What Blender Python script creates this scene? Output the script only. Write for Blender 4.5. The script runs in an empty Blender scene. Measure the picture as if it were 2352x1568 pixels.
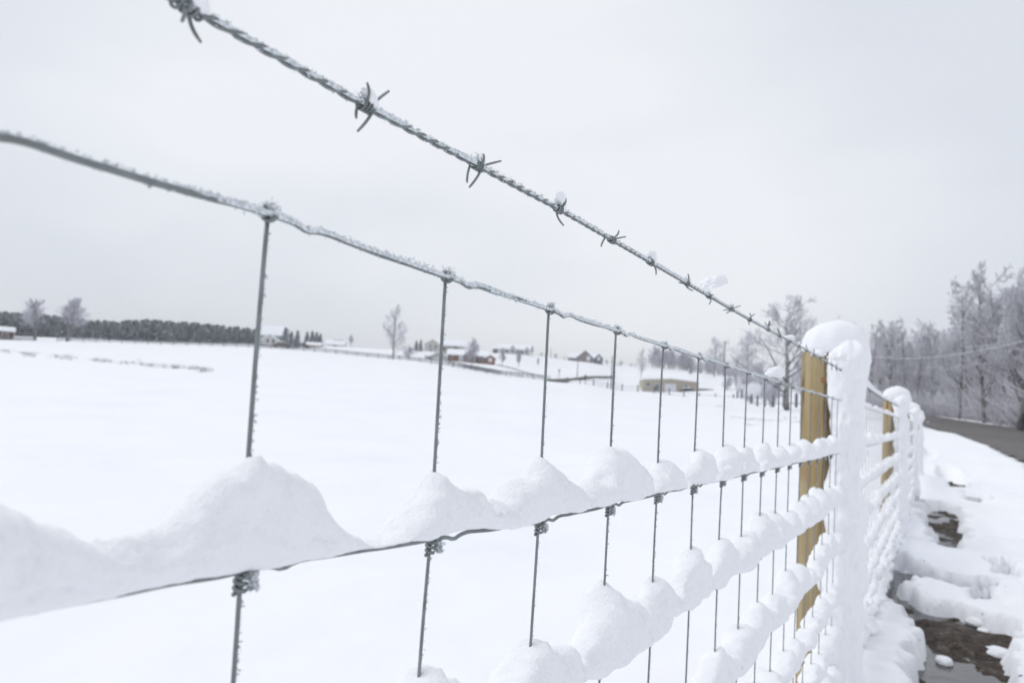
import bpy, math, random
import numpy as np
from mathutils import Vector, Matrix
random.seed(7); RNG = np.random.RandomState(11)
SC = bpy.context.scene; COL = SC.collection

# ------------------------------------------------------------------ camera
# world: camera at the origin height, +Y is the heading, z = 0 is eye level (ground about 1.1 m below)
FPX, CXP, CYP = 1600.0, 1176.0, 784.0
TH, RO = math.radians(3.25), math.radians(3.15)
Fv = np.array([0, math.cos(TH), math.sin(TH)])
R0 = np.array([1.0, 0, 0]); U0 = np.array([0, -math.sin(TH), math.cos(TH)])
Rv = R0*math.cos(RO)+U0*math.sin(RO); Uv = U0*math.cos(RO)-R0*math.sin(RO)
cam = bpy.data.cameras.new('camera'); camo = bpy.data.objects.new('camera', cam); COL.objects.link(camo)
cam.sensor_width = 36; cam.lens = FPX/2352*36; cam.clip_start = 0.02; cam.clip_end = 5000
camo.matrix_world = Matrix(((Rv[0], Uv[0], -Fv[0], 0), (Rv[1], Uv[1], -Fv[1], 0), (Rv[2], Uv[2], -Fv[2], 0), (0, 0, 0, 1)))
cam.dof.use_dof = True; cam.dof.focus_distance = 0.70; cam.dof.aperture_fstop = 8.5
SC.camera = camo

# ------------------------------------------------------------------ world, sun, exposure
w = bpy.data.worlds.new('World'); SC.world = w; w.use_nodes = True
nt = w.node_tree; N = nt.nodes; L = nt.links; N.clear()
out = N.new('ShaderNodeOutputWorld'); bg = N.new('ShaderNodeBackground'); L.new(bg.outputs[0], out.inputs[0])
SUN_EL, SUN_AZ = math.radians(50), math.radians(-70)
sky = N.new('ShaderNodeTexSky'); sky.sky_type = 'NISHITA'; sky.sun_disc = False
sky.sun_elevation = SUN_EL; sky.sun_rotation = SUN_AZ
tc = N.new('ShaderNodeTexCoord')
mp = N.new('ShaderNodeMapping'); mp.inputs['Scale'].default_value = (1.0, 1.0, 2.6); mp.inputs['Location'].default_value = (1.9, 4.4, 2.2)
L.new(tc.outputs['Generated'], mp.inputs[0])
nz = N.new('ShaderNodeTexNoise'); nz.inputs['Scale'].default_value = 1.5; nz.inputs['Detail'].default_value = 4; nz.inputs['Roughness'].default_value = .45
L.new(mp.outputs[0], nz.inputs['Vector'])
cr = N.new('ShaderNodeValToRGB'); L.new(nz.outputs['Fac'], cr.inputs[0])
cr.color_ramp.elements[0].position = .33; cr.color_ramp.elements[0].color = (7.15, 7.5, 8.15, 1)
cr.color_ramp.elements[1].position = .64; cr.color_ramp.elements[1].color = (8.55, 8.75, 9.15, 1)
# the cloud is thinner and brighter towards the middle of the view
dt = N.new('ShaderNodeVectorMath'); dt.operation = 'DOT_PRODUCT'; L.new(tc.outputs['Generated'], dt.inputs[0]); dt.inputs[1].default_value = (.02, .94, .34)
mr = N.new('ShaderNodeMapRange'); mr.inputs['From Min'].default_value = .80; mr.inputs['From Max'].default_value = 1.0; mr.inputs['To Min'].default_value = -.18; mr.inputs['To Max'].default_value = .15
L.new(dt.outputs['Value'], mr.inputs[0]); am_ = N.new('ShaderNodeMath'); am_.operation = 'ADD'; L.new(nz.outputs['Fac'], am_.inputs[0]); L.new(mr.outputs[0], am_.inputs[1]); L.new(am_.outputs[0], cr.inputs[0])
mx = N.new('ShaderNodeMix'); mx.data_type = 'RGBA'; mx.inputs[0].default_value = .95
L.new(sky.outputs[0], mx.inputs[6]); L.new(cr.outputs[0], mx.inputs[7])
L.new(mx.outputs[2], bg.inputs[0]); bg.inputs[1].default_value = .10
sl = bpy.data.lights.new('sun', 'SUN'); sl.energy = 1.05; sl.angle = math.radians(35); sl.color = (1, .98, .96)
so = bpy.data.objects.new('sun', sl); COL.objects.link(so)
sd = Vector((math.sin(SUN_AZ)*math.cos(SUN_EL), math.cos(SUN_AZ)*math.cos(SUN_EL), math.sin(SUN_EL)))
so.rotation_euler = sd.to_track_quat('Z', 'Y').to_euler()
SC.view_settings.view_transform = 'Standard'; SC.view_settings.look = 'None'
SC.view_settings.exposure = 0.09; SC.view_settings.gamma = 1
SC.render.engine = 'CYCLES'

# ------------------------------------------------------------------ helpers
def ray(px, py): return Fv+Rv*(px-CXP)/FPX-Uv*(py-CYP)/FPX
def at(px, py, t):                       # the point of that line of sight t metres ahead
    r = ray(px, py); return r*(t/r[1])
def hgt(px, py, t): return at(px, py, t)[2]
Dv = ray(2150, 985); SL = Dv[2]/math.hypot(Dv[0], Dv[1])
Dh = Dv[:2]/math.hypot(Dv[0], Dv[1]); Nh = np.array([-Dh[1], Dh[0]])      # along the fence; away from the camera side
PERP = 0.30
def FP(u, h, q=0.0):                     # fence coordinates -> world: u along, h height above the eye at u=0 (falls with the ground), q beyond the wire plane
    xy = Dh*u+Nh*(PERP+q); return np.array([xy[0], xy[1], h+SL*u])

def _hash(ix, iy, iz):
    h = (ix*374761393+iy*668265263+iz*2147483647+12345) & 0xffffffff
    h = ((h ^ (h >> 13))*1274126177) & 0xffffffff
    return ((h ^ (h >> 16)) & 0xffff)/65535.0*2-1
def vn(x, y, z=0.0):
    x = np.asarray(x, float); y = np.asarray(y, float)+0*x; z = np.asarray(z, float)+0*x
    xi = np.floor(x).astype(np.int64); yi = np.floor(y).astype(np.int64); zi = np.floor(z).astype(np.int64)
    fx = x-xi; fy = y-yi; fz = z-zi
    fx = fx*fx*(3-2*fx); fy = fy*fy*(3-2*fy); fz = fz*fz*(3-2*fz)
    r = 0
    for a in (0, 1):
        for b in (0, 1):
            for c in (0, 1):
                r = r+_hash(xi+a, yi+b, zi+c)*(fx if a else 1-fx)*(fy if b else 1-fy)*(fz if c else 1-fz)
    return r
def fbm(x, y, z=0.0, o=3):
    s = 0; a = 1
    for i in range(o): s = s+a*vn(x*2**i+17.3*i, y*2**i+5.1*i, np.asarray(z)*2**i+9.7*i); a *= .5
    return s

class MB:
    def __init__(s): s.v = []; s.f = []; s.n = 0
    def add(s, v, f):
        v = np.asarray(v, float).reshape(-1, 3); s.v.append(v)
        s.f.extend([tuple(i+s.n for i in q) for q in f]); s.n += len(v)
    def box(s, x0, x1, y0, y1, z0, z1):
        s.add([(x0,y0,z0),(x1,y0,z0),(x1,y1,z0),(x0,y1,z0),(x0,y0,z1),(x1,y0,z1),(x1,y1,z1),(x0,y1,z1)],
              [(0,3,2,1),(4,5,6,7),(0,1,5,4),(1,2,6,5),(2,3,7,6),(3,0,4,7)])
    def rings(s, R, close=True):          # R: (n, k, 3) array of rings, capped
        n, k = R.shape[0], R.shape[1]; f = []
        for i in range(n-1):
            a = i*k; b = a+k
            for j in range(k):
                j2 = (j+1) % k; f.append((a+j, a+j2, b+j2, b+j))
        if close: f.append(tuple(range(k-1, -1, -1))); f.append(tuple((n-1)*k+j for j in range(k)))
        s.add(R.reshape(-1, 3), f)
    def tube(s, P, r, k=6):
        P = np.asarray(P, float); n = len(P); r = np.ones(n)*r if np.isscalar(r) else np.asarray(r, float)
        T = np.gradient(P, axis=0); T /= np.linalg.norm(T, axis=1)[:, None]+1e-12
        a = np.array([0, 0, 1.0]) if abs(T[0][2]) < .9 else np.array([1.0, 0, 0])
        u = np.cross(T[0], a); u /= np.linalg.norm(u); an = np.arange(k)*2*math.pi/k; R = np.zeros((n, k, 3))
        for i in range(n):
            u = u-T[i]*(u@T[i]); u /= np.linalg.norm(u)+1e-12; v = np.cross(T[i], u)
            R[i] = P[i]+r[i]*(np.cos(an)[:, None]*u+np.sin(an)[:, None]*v)
        s.rings(R)
    def build(s, name, mat, parent=None, smooth=True):
        me = bpy.data.meshes.new(name)
        V = np.concatenate(s.v) if s.v else np.zeros((0, 3))
        me.from_pydata(V.tolist(), [], s.f)
        me.materials.append(mat)
        if smooth: me.polygons.foreach_set('use_smooth', [True]*len(me.polygons))
        o = bpy.data.objects.new(name, me); COL.objects.link(o)
        if parent: o.parent = parent
        return o
def tag(o, label=None, cat=None, group=None, kind=None):
    if label: o['label'] = label
    if cat: o['category'] = cat
    if group: o['group'] = group
    if kind: o['kind'] = kind
    return o
def empty(name, loc=(0, 0, 0), rz=0.0):
    o = bpy.data.objects.new(name, None); o.location = loc; o.rotation_euler = (0, 0, rz); o.empty_display_size = .1
    COL.objects.link(o); return o

def mat(name, col, rough=.7, metal=0.0, spec=.5, noise=None, bump=None, snow=None, sss=0.0, coord='Object'):
    """noise=(scale, colour2, low, high [,stretch]); bump=(scale, strength, distance); snow=(threshold, softness, colour): settled on faces that look up"""
    m = bpy.data.materials.new(name); m.use_nodes = True; t = m.node_tree; n = t.nodes; l = t.links
    b = n['Principled BSDF']; b.inputs['Roughness'].default_value = rough; b.inputs['Metallic'].default_value = metal
    b.inputs['Specular IOR Level'].default_value = spec; b.inputs['Base Color'].default_value = (*col, 1)
    if sss: b.inputs['Subsurface Weight'].default_value = sss; b.inputs['Subsurface Radius'].default_value = (.01, .012, .016)
    tcn = n.new('ShaderNodeTexCoord'); cur = None
    def noi(scale, det=5, st=None):
        q = n.new('ShaderNodeTexNoise'); q.inputs['Scale'].default_value = scale; q.inputs['Detail'].default_value = det
        if st:
            mpn = n.new('ShaderNodeMapping'); mpn.inputs['Scale'].default_value = st
            l.new(tcn.outputs[coord], mpn.inputs[0]); l.new(mpn.outputs[0], q.inputs['Vector'])
        else: l.new(tcn.outputs[coord], q.inputs['Vector'])
        return q
    if noise:
        for k, ns in enumerate(noise if isinstance(noise, list) else [noise]):
            q = noi(ns[0], 6, ns[4] if len(ns) > 4 else None); r = n.new('ShaderNodeMapRange')
            r.inputs['From Min'].default_value = ns[2]; r.inputs['From Max'].default_value = ns[3]
            l.new(q.outputs['Fac'], r.inputs[0])
            x = n.new('ShaderNodeMix'); x.data_type = 'RGBA'; l.new(r.outputs[0], x.inputs[0])
            if cur is None: x.inputs[6].default_value = (*col, 1)
            else: l.new(cur, x.inputs[6])
            x.inputs[7].default_value = (*ns[1], 1); cur = x.outputs[2]
    if snow:
        g = n.new('ShaderNodeNewGeometry'); sx = n.new('ShaderNodeSeparateXYZ'); l.new(g.outputs['Normal'], sx.inputs[0])
        q = noi(snow[3] if len(snow) > 3 else 3.0, 3); ad = n.new('ShaderNodeMath'); ad.operation = 'MULTIPLY_ADD'
        l.new(q.outputs['Fac'], ad.inputs[0]); ad.inputs[1].default_value = 1.2; l.new(sx.outputs[2], ad.inputs[2])
        r = n.new('ShaderNodeMapRange'); r.inputs['From Min'].default_value = snow[0]+.6-snow[1]; r.inputs['From Max'].default_value = snow[0]+.6+snow[1]
        l.new(ad.outputs[0], r.inputs[0]); x = n.new('ShaderNodeMix'); x.data_type = 'RGBA'; l.new(r.outputs[0], x.inputs[0])
        if cur is None: x.inputs[6].default_value = (*col, 1)
        else: l.new(cur, x.inputs[6])
        x.inputs[7].default_value = (*snow[2], 1); cur = x.outputs[2]
    if cur is not None: l.new(cur, b.inputs['Base Color'])
    if bump:
        q = noi(bump[0], 5); bn = n.new('ShaderNodeBump'); bn.inputs['Strength'].default_value = bump[1]; bn.inputs['Distance'].default_value = bump[2]
        l.new(q.outputs['Fac'], bn.inputs['Height']); l.new(bn.outputs[0], b.inputs['Normal'])
    return m
SNOWC = (.90, .905, .925)
M_ground = mat('field_snow', SNOWC, .9, spec=.2, noise=(.35, (.85, .87, .915), .45, .75), bump=(1.6, .5, .06))
M_snow = mat('soft_snow', (.895, .90, .92), .9, spec=.2, bump=(330, .8, .0018))
M_snow2 = mat('packed_snow', (.895, .90, .92), .9, spec=.2, bump=(60, .35, .006))
M_snow3 = mat('clump_snow', (.91, .915, .93), .9, spec=.2, bump=(120, .25, .0012))
M_frost = mat('ice_grain', (.80, .83, .86), .45, spec=.6, noise=(420, (.50, .54, .56), .40, .62), bump=(700, .8, .001))
M_wire = mat('galvanised_steel', (.20, .22, .22), .5, metal=.55, noise=[(90, (.26, .29, .29), .42, .7), (35, (.16, .15, .13), .60, .74)], bump=(500, .4, .0006))
M_wood = mat('treated_pine', (.45, .35, .19), .8, spec=.2, noise=[(22, (.12, .085, .045), .50, .56, (1, 1, .03)), (9, (.33, .24, .12), .45, .6, (1, 1, .1)), (5, (.42, .35, .22), .5, .75)], bump=(40, .5, .004))  # dark vertical streaks: pine grain plus the stays' shadow lines painted into the colour
M_knot = mat('wood_knot', (.30, .145, .07), .8)
M_bark = mat('bark', (.10, .09, .088), .9, noise=(2.5, (.24, .23, .235), .4, .7), snow=(.35, .45, (.72, .73, .78), 5.0))
M_twig = mat('frosted_twig', (.35, .345, .355), .9, noise=(1.2, (.50, .495, .515), .35, .65), snow=(-.22, .70, (.76, .76, .82), 1.5))
M_twig2 = mat('pale_frosted_twig', (.36, .35, .38), .9, noise=(1.2, (.48, .47, .52), .35, .65), snow=(-.25, .6, (.80, .81, .87), 1.5))
M_needle = mat('snowy_needles', (.13, .165, .185), .9, noise=(.35, (.30, .35, .38), .4, .7), snow=(-.35, .6, (.70, .75, .80), .8))
M_grass = mat('dry_grass', (.30, .27, .27), .9, snow=(.5, .6, (.75, .76, .8), 8))
M_road = mat('wet_asphalt', (.125, .115, .112), .7, spec=.3, noise=[(2.2, (.17, .155, .15), .4, .7), (.25, (.09, .085, .085), .5, .75)], bump=(30, .5, .01))
M_bed = mat('stream_gravel', (.065, .045, .032), .8, noise=[(16, (.15, .125, .105), .52, .66), (50, (.025, .02, .016), .5, .62)], bump=(40, 1.0, .03))
M_water = mat('dark_water', (.045, .042, .045), .06, spec=.9, bump=(9, .25, .02))
M_litter = mat('dead_leaves', (.06, .038, .025), .8, noise=(20, (.12, .085, .06), .4, .7))
M_stone = mat('wet_stone', (.07, .06, .055), .7, noise=(12, (.14, .13, .12), .4, .7), bump=(30, .5, .01))
M_rail = mat('weathered_board', (.115, .12, .145), .9, noise=(1.5, (.2, .21, .24), .4, .7))
M_dark = mat('dark_glass', (.10, .12, .14), .3)
def flat(name, c, c2=None, sc=1.5): return mat(name, c, .85, spec=.2, noise=(sc, c2 or tuple(k*.82 for k in c), .4, .7))

def blob(name, c, ax, seed, amp=.18, fr=1.6, m=None, flatb=None, res=(40, 56), fine=0.0, rot=0.0, shear=0.0):
    """lumpy closed snow clump: centre c, half sizes ax (along world x, y, z), flat below flatb"""
    n, k = res; th_ = np.linspace(.02, math.pi-.02, n)[:, None]; a = (np.arange(k)*2*math.pi/k)[None]
    d = np.stack([np.sin(th_)*np.cos(a), np.sin(th_)*np.sin(a), np.cos(th_)+0*a], -1)
    r = 1+amp*fbm(d[..., 0]*fr+seed, d[..., 1]*fr, d[..., 2]*fr, 4)
    if fine: r = r+fine*vn(d[..., 0]*22+seed, d[..., 1]*22, d[..., 2]*22)
    P = d*r[..., None]*np.array(ax)
    if flatb is not None: P[..., 2] = np.where(P[..., 2] < flatb*ax[2], flatb*ax[2]+(P[..., 2]-flatb*ax[2])*.25, P[..., 2])
    P[..., 2] = P[..., 2]+shear*P[..., 0]
    co, si = math.cos(rot), math.sin(rot); P = np.stack([P[..., 0]*co-P[..., 1]*si, P[..., 0]*si+P[..., 1]*co, P[..., 2]], -1)
    mb = MB(); mb.rings(P[::-1]+np.array(c)); return mb.build(name, m or M_snow2)
FA = math.atan2(Dh[1], Dh[0])             # fence direction as an angle

# ------------------------------------------------------------------ terrain
COLS = {  # photo column -> (distance, height below/above the eye)
 -900: [(0,-1.1),(15,-1.1),(60,-.3),(150,2.5),(220,4.5),(400,5),(3000,-10)],
 0:    [(0,-1.1),(15,-1.1),(60,-.25),(150,3.1),(220,5.8),(300,6.5),(3000,-10)],
 300:  [(0,-1.1),(15,-1.1),(60,-.2),(150,3.5),(220,6.4),(300,7.2),(3000,-10)],
 600:  [(0,-1.1),(15,-1.1),(60,-.1),(160,4.8),(220,7.5),(300,9.2),(420,8),(3000,-10)],
 900:  [(0,-1.1),(15,-1.15),(60,-.2),(150,3.7),(200,6.5),(280,10.0),(400,10),(3000,-10)],
 1176: [(0,-1.1),(15,-1.25),(60,-.6),(140,1.0),(200,5.0),(280,10.8),(400,10.5),(3000,-10)],
 1330: [(0,-1.1),(15,-1.3),(60,-.9),(135,.6),(200,4.5),(300,10.2),(400,9.5),(3000,-10)],
 1440: [(0,-1.1),(15,-1.32),(60,-1.1),(125,-.6),(172,-.4),(200,1.8),(300,9.4),(400,8.5),(3000,-10)],
 1640: [(0,-1.1),(15,-1.37),(60,-1.2),(115,-.9),(172,-.6),(210,1.8),(290,7.2),(400,7),(3000,-10)],
 1540: [(0,-1.1),(15,-1.35),(60,-1.2),(120,-.8),(170,-.6),(220,3),(300,8.8),(400,8),(3000,-10)],
 1700: [(0,-1.1),(15,-1.4),(60,-1.3),(110,-1.1),(180,1.0),(280,5.6),(400,5),(3000,-10)],
 1900: [(0,-1.1),(15,-1.4),(50,-1.25),(80,-1.0),(200,0),(400,0),(3000,-10)],
 2150: [(0,-1.1),(15,-1.5),(25,-1.62),(110,-1.62),(160,-1.0),(400,0),(3000,-10)],
 2352: [(0,-1.1),(15,-1.5),(25,-1.62),(70,-1.62),(130,-1.0),(400,0),(3000,-10)],
 3600: [(0,-1.1),(15,-1.5),(25,-1.6),(70,-1.6),(130,-1.0),(400,0),(3000,-10)]}
HOR = lambda px: 875+.055*(px-1176)
CK = sorted(COLS); CT = np.array([ray(k, HOR(k))[0]/ray(k, HOR(k))[1] for k in CK])
def base_h(x, y):
    x = np.asarray(x, float); y = np.asarray(y, float)
    r = np.hypot(x, y); yy = np.maximum(y, .25*r+1e-6); tn = np.clip(x/yy, CT[0], CT[-1]); t = np.where(y > .25*r, y, r)
    Hc = np.stack([np.interp(t, [a for a, b in COLS[k]], [b for a, b in COLS[k]]) for k in CK], 0)
    idx = np.clip(np.searchsorted(CT, tn)-1, 0, len(CT)-2); f = (tn-CT[idx])/(CT[idx+1]-CT[idx]); f = f*f*(3-2*f)
    a = np.take_along_axis(Hc, idx[None], 0)[0]; b = np.take_along_axis(Hc, (idx+1)[None], 0)[0]
    far = a*(1-f)+b*f
    u = x*Dh[0]+y*Dh[1]; near = -1.08+SL*u
    k = np.clip((t-9)/22, 0, 1); k = k*k*(3-2*k)
    return near*(1-k)+far*k
ANCH = [(20,782,150),(130,784,150),(300,790,152),(450,794,155),(600,801,158),(750,811,155),(900,825,150),(960,833,147),(1080,850,142),(1176,865,138),(1250,876,134),
 (612,797,190),(720,796,200),(767,797,260),(802,797,230),(903,826,150),(1000,830,180),(1040,829,185),(1120,832,185),(1175,812,260),(1345,831,260),(1150,840,200),(1189,845,195),(1234,842,230),(1080,848,150),
 (1290,877,136),(1275,869,160),(1366,862,185),(1411,862,205),(1480,901,170),(1540,902,170),(1600,903,170),(1480,904,158),(1600,907,158),(1326,883,132),(1428,897,125),(1518,905,120),(1594,914,114),(1651,921,110),(1681,925,108),(1745,934,80),
 (1404,893,126),(1325,866,170),(1471,866,200),(1530,846,300),(1585,857,230),(1639,866,200),(1716,886,140),(1661,860,200),(1735,912,100),(1809,941,52),(1900,938,60)]
AX = np.array([at(*a) for a in ANCH]); sg = 14*np.clip(AX[:, 1]/150, .5, 2)
Kd = np.exp(-((AX[:, None, 0]-AX[None, :, 0])**2+(AX[:, None, 1]-AX[None, :, 1])**2)/sg[None, :]**2)
AC = np.linalg.solve(Kd.T@Kd+.15*np.eye(len(AX)), Kd.T@(AX[:, 2]-base_h(AX[:, 0], AX[:, 1])))
def W_(px, py, z=-1.2): r = ray(px, py); return (r*(z/r[2]))[:2]
def WL(px, py, off):
    z = -1.2
    for _ in range(8): q_ = W_(px, py, z); z = -1.08+SL*(q_@Dh)-off
    return q_
def poly_sd(P, x, y):                     # signed distance, positive inside
    d = np.full(x.shape, 1e9); ins = np.zeros(x.shape, bool); n = len(P)
    for i in range(n):
        a = P[i]; b = P[(i+1) % n]; e = b-a; k = np.clip(((x-a[0])*e[0]+(y-a[1])*e[1])/(e@e+1e-12), 0, 1)
        d = np.minimum(d, np.hypot(x-a[0]-k*e[0], y-a[1]-k*e[1]))
        c = ((a[1] > y) != (b[1] > y)); xi = a[0]+(y-a[1])/(b[1]-a[1]+1e-12)*e[0]; ins ^= c & (x < xi)
    return np.where(ins, d, -d)
POOLS = [([(2056,1306),(2090,1312),(2130,1325),(2196,1341),(2215,1352),(2190,1358),(2130,1348),(2080,1350),(2066,1366),(2128,1403),(2190,1420),(2244,1432),(2306,1462),(2280,1499),(2275,1532),(2296,1568),(2330,1700),(2150,1700),(2128,1568),(2119,1540),(2113,1478),(2094,1445),(2061,1412),(2030,1387),(2020,1345)], .20),
 ([(2056,1310),(2130,1327),(2200,1343),(2280,1352),(2280,1360),(2200,1356),(2130,1340),(2060,1328)], .20),
 ([(2117,1182),(2140,1170),(2181,1174),(2200,1190),(2218,1240),(2198,1280),(2150,1262),(2138,1218)], .2),
 ([(2160,1086),(2185,1090),(2216,1112),(2222,1128),(2190,1124),(2168,1108)], .20),
 ([(2208,1134),(2240,1140),(2285,1150),(2230,1156)], .20),
 ([(2112,1060),(2140,1054),(2150,1064),(2128,1072)], .20),
 ([(2136,1010),(2180,1016),(2230,1024),(2180,1026)], .22),
 ([(2095,1152),(2110,1158),(2118,1172),(2106,1172)], .2),
 ([(2236,1386),(2262,1380),(2280,1392),(2256,1398)], .24),
 ([(2296,1324),(2320,1322),(2332,1336),(2310,1342)], .24),
 ([(2216,1352),(2250,1350),(2262,1358),(2230,1364)], .24)]
POOLS = [(np.array([WL(*p, .075) for p in P]), d) for P, d in POOLS]
MOUNDS = [(2120,1374,.26,.10,.10,.4),(2190,1392,.24,.12,.08,.5),(2250,1412,.22,.12,.09,.3),(2165,1296,.7,.28,.10,.1),(2270,1310,.5,.22,.09,.1),(2300,1370,.25,.12,.09,.1),(2345,1385,.3,.14,.10,.1),
 (2340,1440,.22,.14,.10,.2),(2335,1500,.16,.12,.10,.1),(2330,1560,.2,.12,.1,.0),(2300,1405,.2,.1,.08,.1),(2240,1200,.5,.3,.07,.0),(2300,1250,.6,.3,.08,.2),(2160,1010,3,1.2,.12,.2)]
MW = [(WL(a, b, .03), sx, sy, h*(.18 if k < 3 else .45), an) for k, (a, b, sx, sy, h, an) in enumerate(MOUNDS)]
def H(x, y):
    x = np.atleast_1d(np.asarray(x, float)); y = np.atleast_1d(np.asarray(y, float))
    z = base_h(x, y); r = np.hypot(x, y)
    for i in range(len(AX)): z = z+AC[i]*np.exp(-((x-AX[i, 0])**2+(y-AX[i, 1])**2)/sg[i]**2)
    z = z+.035*fbm(x*.45, y*.45, 3)*np.clip(r/6, .3, 1)+.012*fbm(x*1.7, y*1.7, 8)
    m = (x > .8) & (r < 30) & (y > 1)
    if m.any():
        X = x[m]; Y = y[m]; zz = z[m]
        for c, sx, sy, h, an in MW:
            dx = X-c[0]; dy = Y-c[1]; a = dx*math.cos(an)+dy*math.sin(an); b = -dx*math.sin(an)+dy*math.cos(an)
            zz = zz+h*np.exp(-((a/sx)**2+(b/sy)**2)**1.5)
        q = x[m]*-Nh[0]+y[m]*-Nh[1]; zz = zz+.03*fbm(X*3, Y*3, 1)*np.clip(q*2+1, 0, 1)+.05*np.exp(-((q+.25)/.35)**2)
        Xd = X+.06*vn(X*5, Y*5, 4)+.045*vn(X*14, Y*14, 4)+.02*vn(X*33, Y*33, 4); Yd = Y+.08*vn(X*5, Y*5, 9)+.06*vn(X*14, Y*14, 5)+.03*vn(X*33, Y*33, 7)
        for P, d in POOLS:
            s = poly_sd(P, Xd, Yd); zz = zz-(.030*np.exp(-(np.maximum(0, -s)/.28)**2) if d < .205 and len(P) > 20 else 0); k = np.clip((s+.085)/.10, 0, 1); zz = zz-d*.9*(k*k*(3-2*k))+.012*np.exp(-((s+.13)/.07)**2)
        z[m] = zz
    return z
def gz(x, y): return float(H([x], [y])[0])

azf = np.radians(np.concatenate([np.arange(-180, -52, 4.0), np.arange(-50, 6, .4), np.arange(6, 26, .22), np.arange(26, 43.5, .10), np.arange(44, 180.1, 4)]))
rr = np.concatenate([[.02], np.arange(.4, 2.6, .15), np.geomspace(2.6, 14, 330), np.geomspace(14.2, 330, 150), np.geomspace(345, 900, 8)])
A, Rr = np.meshgrid(azf, rr, indexing='ij'); gx = (np.sin(A)*Rr).ravel(); gy = (np.cos(A)*Rr).ravel(); gzv = H(gx, gy)
na, nr = A.shape; g = MB(); idx = np.arange(na*nr).reshape(na, nr)
q = np.stack([idx[:-1, :-1], idx[1:, :-1], idx[1:, 1:], idx[:-1, 1:]], -1).reshape(-1, 4)[:, ::-1]
g.add(np.stack([gx, gy, gzv], 1), q.tolist()); tag(g.build('ground', M_ground), kind='structure')

# stream bed and water in the hollows
GV = WL(2250, 1480, .08)
def patch(name, x0, x1, y0, y1, st, zf, m):
    X, Y = np.meshgrid(np.arange(x0, x1, st), np.arange(y0, y1, st), indexing='ij'); Z = zf(X, Y); a, b = X.shape
    I = np.arange(a*b).reshape(a, b); f = np.stack([I[:-1, :-1], I[1:, :-1], I[1:, 1:], I[:-1, 1:]], -1).reshape(-1, 4)
    p = MB(); p.add(np.stack([X.ravel(), Y.ravel(), Z.ravel()], 1), f.tolist()); return p.build(name, m)
def lvl(X, Y): return -1.08+SL*(X*Dh[0]+Y*Dh[1])
o = patch('stream_bed', 1.0, 10, 1.6, 17, .035, lambda X, Y: lvl(X, Y)-.115+.030*fbm(X*7, Y*7, 2)+.012*vn(X*25, Y*25, 2)+.05*np.clip(fbm(X*1.3, Y*1.3, 6)+.15, 0, .8)+.07*np.exp(-((X-GV[0])**2+(Y-GV[1])**2)/.15), M_bed); tag(o, kind='structure')
o = patch('stream_water', 1.0, 10, 1.6, 17, .35, lambda X, Y: lvl(X, Y)-.092, M_water); tag(o, kind='structure')

# roads
def strip(name, A_, B_, m, lift=.035):
    A_ = np.array(A_); B_ = np.array(B_)
    def res(P, n=60):
        d = np.r_[0, np.cumsum(np.linalg.norm(np.diff(P, axis=0), axis=1))]; s = np.linspace(0, d[-1], n)
        return np.stack([np.interp(s, d, P[:, 0]), np.interp(s, d, P[:, 1])], 1)
    a = res(A_, 160); b = res(B_, 160); K = 14; V = []; F = []
    for i in range(160):
        for j in range(K):
            p = a[i]*(1-j/(K-1))+b[i]*j/(K-1)+.25*vn(i*.7, j*3.1, 2)*(j in (0, K-1)); V.append((p[0], p[1], 0))
    V = np.array(V); V[:, 2] = H(V[:, 0], V[:, 1])
    Z = V[:, 2].reshape(160, K); ms = np.maximum.accumulate(Z*0+Z.mean(1, keepdims=True), 1); V[:, 2] = (.5*Z+.5*ms).ravel()+lift
    for i in range(159):
        for j in range(K-1): k = i*K+j; F.append((k, k+1, k+K+1, k+K))
    p = MB(); p.add(V, F); return p.build(name, m)
RZ = -1.60
o = strip('road', [W_(2600, 1260, RZ), W_(2352, 1058, RZ), W_(2277, 1027, RZ), W_(2198, 996, RZ), W_(2130, 983, RZ), W_(2080, 972, RZ)],
          [W_(2760, 1060, RZ), W_(2500, 1008, RZ), W_(2352, 986, RZ), W_(2240, 970, RZ), W_(2140, 955, RZ), W_(2080, 947, RZ)], M_road, .05); tag(o, kind='structure')
def xy(px, py, t): return at(px, HOR(px), t)[:2]
o = strip('lane', [xy(1250, 0, 135), xy(1300, 0, 135), xy(1316, 0, 152), xy(1366, 0, 178), xy(1411, 0, 196)], [xy(1258, 0, 152), xy(1276, 0, 160), xy(1300, 0, 168), xy(1366, 0, 187), xy(1411, 0, 206)], M_road, .12); tag(o, kind='structure')

# ------------------------------------------------------------------ the wire fence
PU = [-1.88, 2.92, 7.73, 12.5, 17.3]; S0, SP = 0.2405, 0.1567
HB = lambda u: np.interp(u, [-2, 0, .3, .43, .56, 1.3, 1.98, 2.9, 5.2, 7.7, 10, 12.5, 18], [.18, .170, .171, .174, .177, .178, .186, .190, .176, .19, .178, .19, .19])
H1 = lambda u: np.interp(u, [-2, .116, .24, .4, .7, 1.3, 1.8, 2.9, 18], [.078, .0835, .087, .083, .082, .080, .077, .080, .080])
H2 = lambda u: np.interp(u, [-2, .13, .24, .39, .55, .8, 2.6, 18], [-.098, -.095, -.097, -.101, -.107, -.107, -.113, -.113])
HL = [H1, H2]+[(lambda u, c=c, s=s: c+s*np.asarray(u, float)) for c, s in ((-.268, -.006), (-.440, -.006), (-.605, -.006), (-.765, -.005), (-.905, -.004), (-1.015, -.003))]
def kink(u, amp):                        # tension crimp beside each stay
    p = ((u-S0)/SP) % 1.0; return amp*(-np.exp(-((p-.16)/.035)**2)+.35*np.exp(-((p-.27)/.06)**2))
fence = empty('wire_fence', tuple(FP(2.92, -1.08)))
tag(fence, 'galvanised woven wire fence on pine posts with a barbed strand along the top', 'fence')
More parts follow.
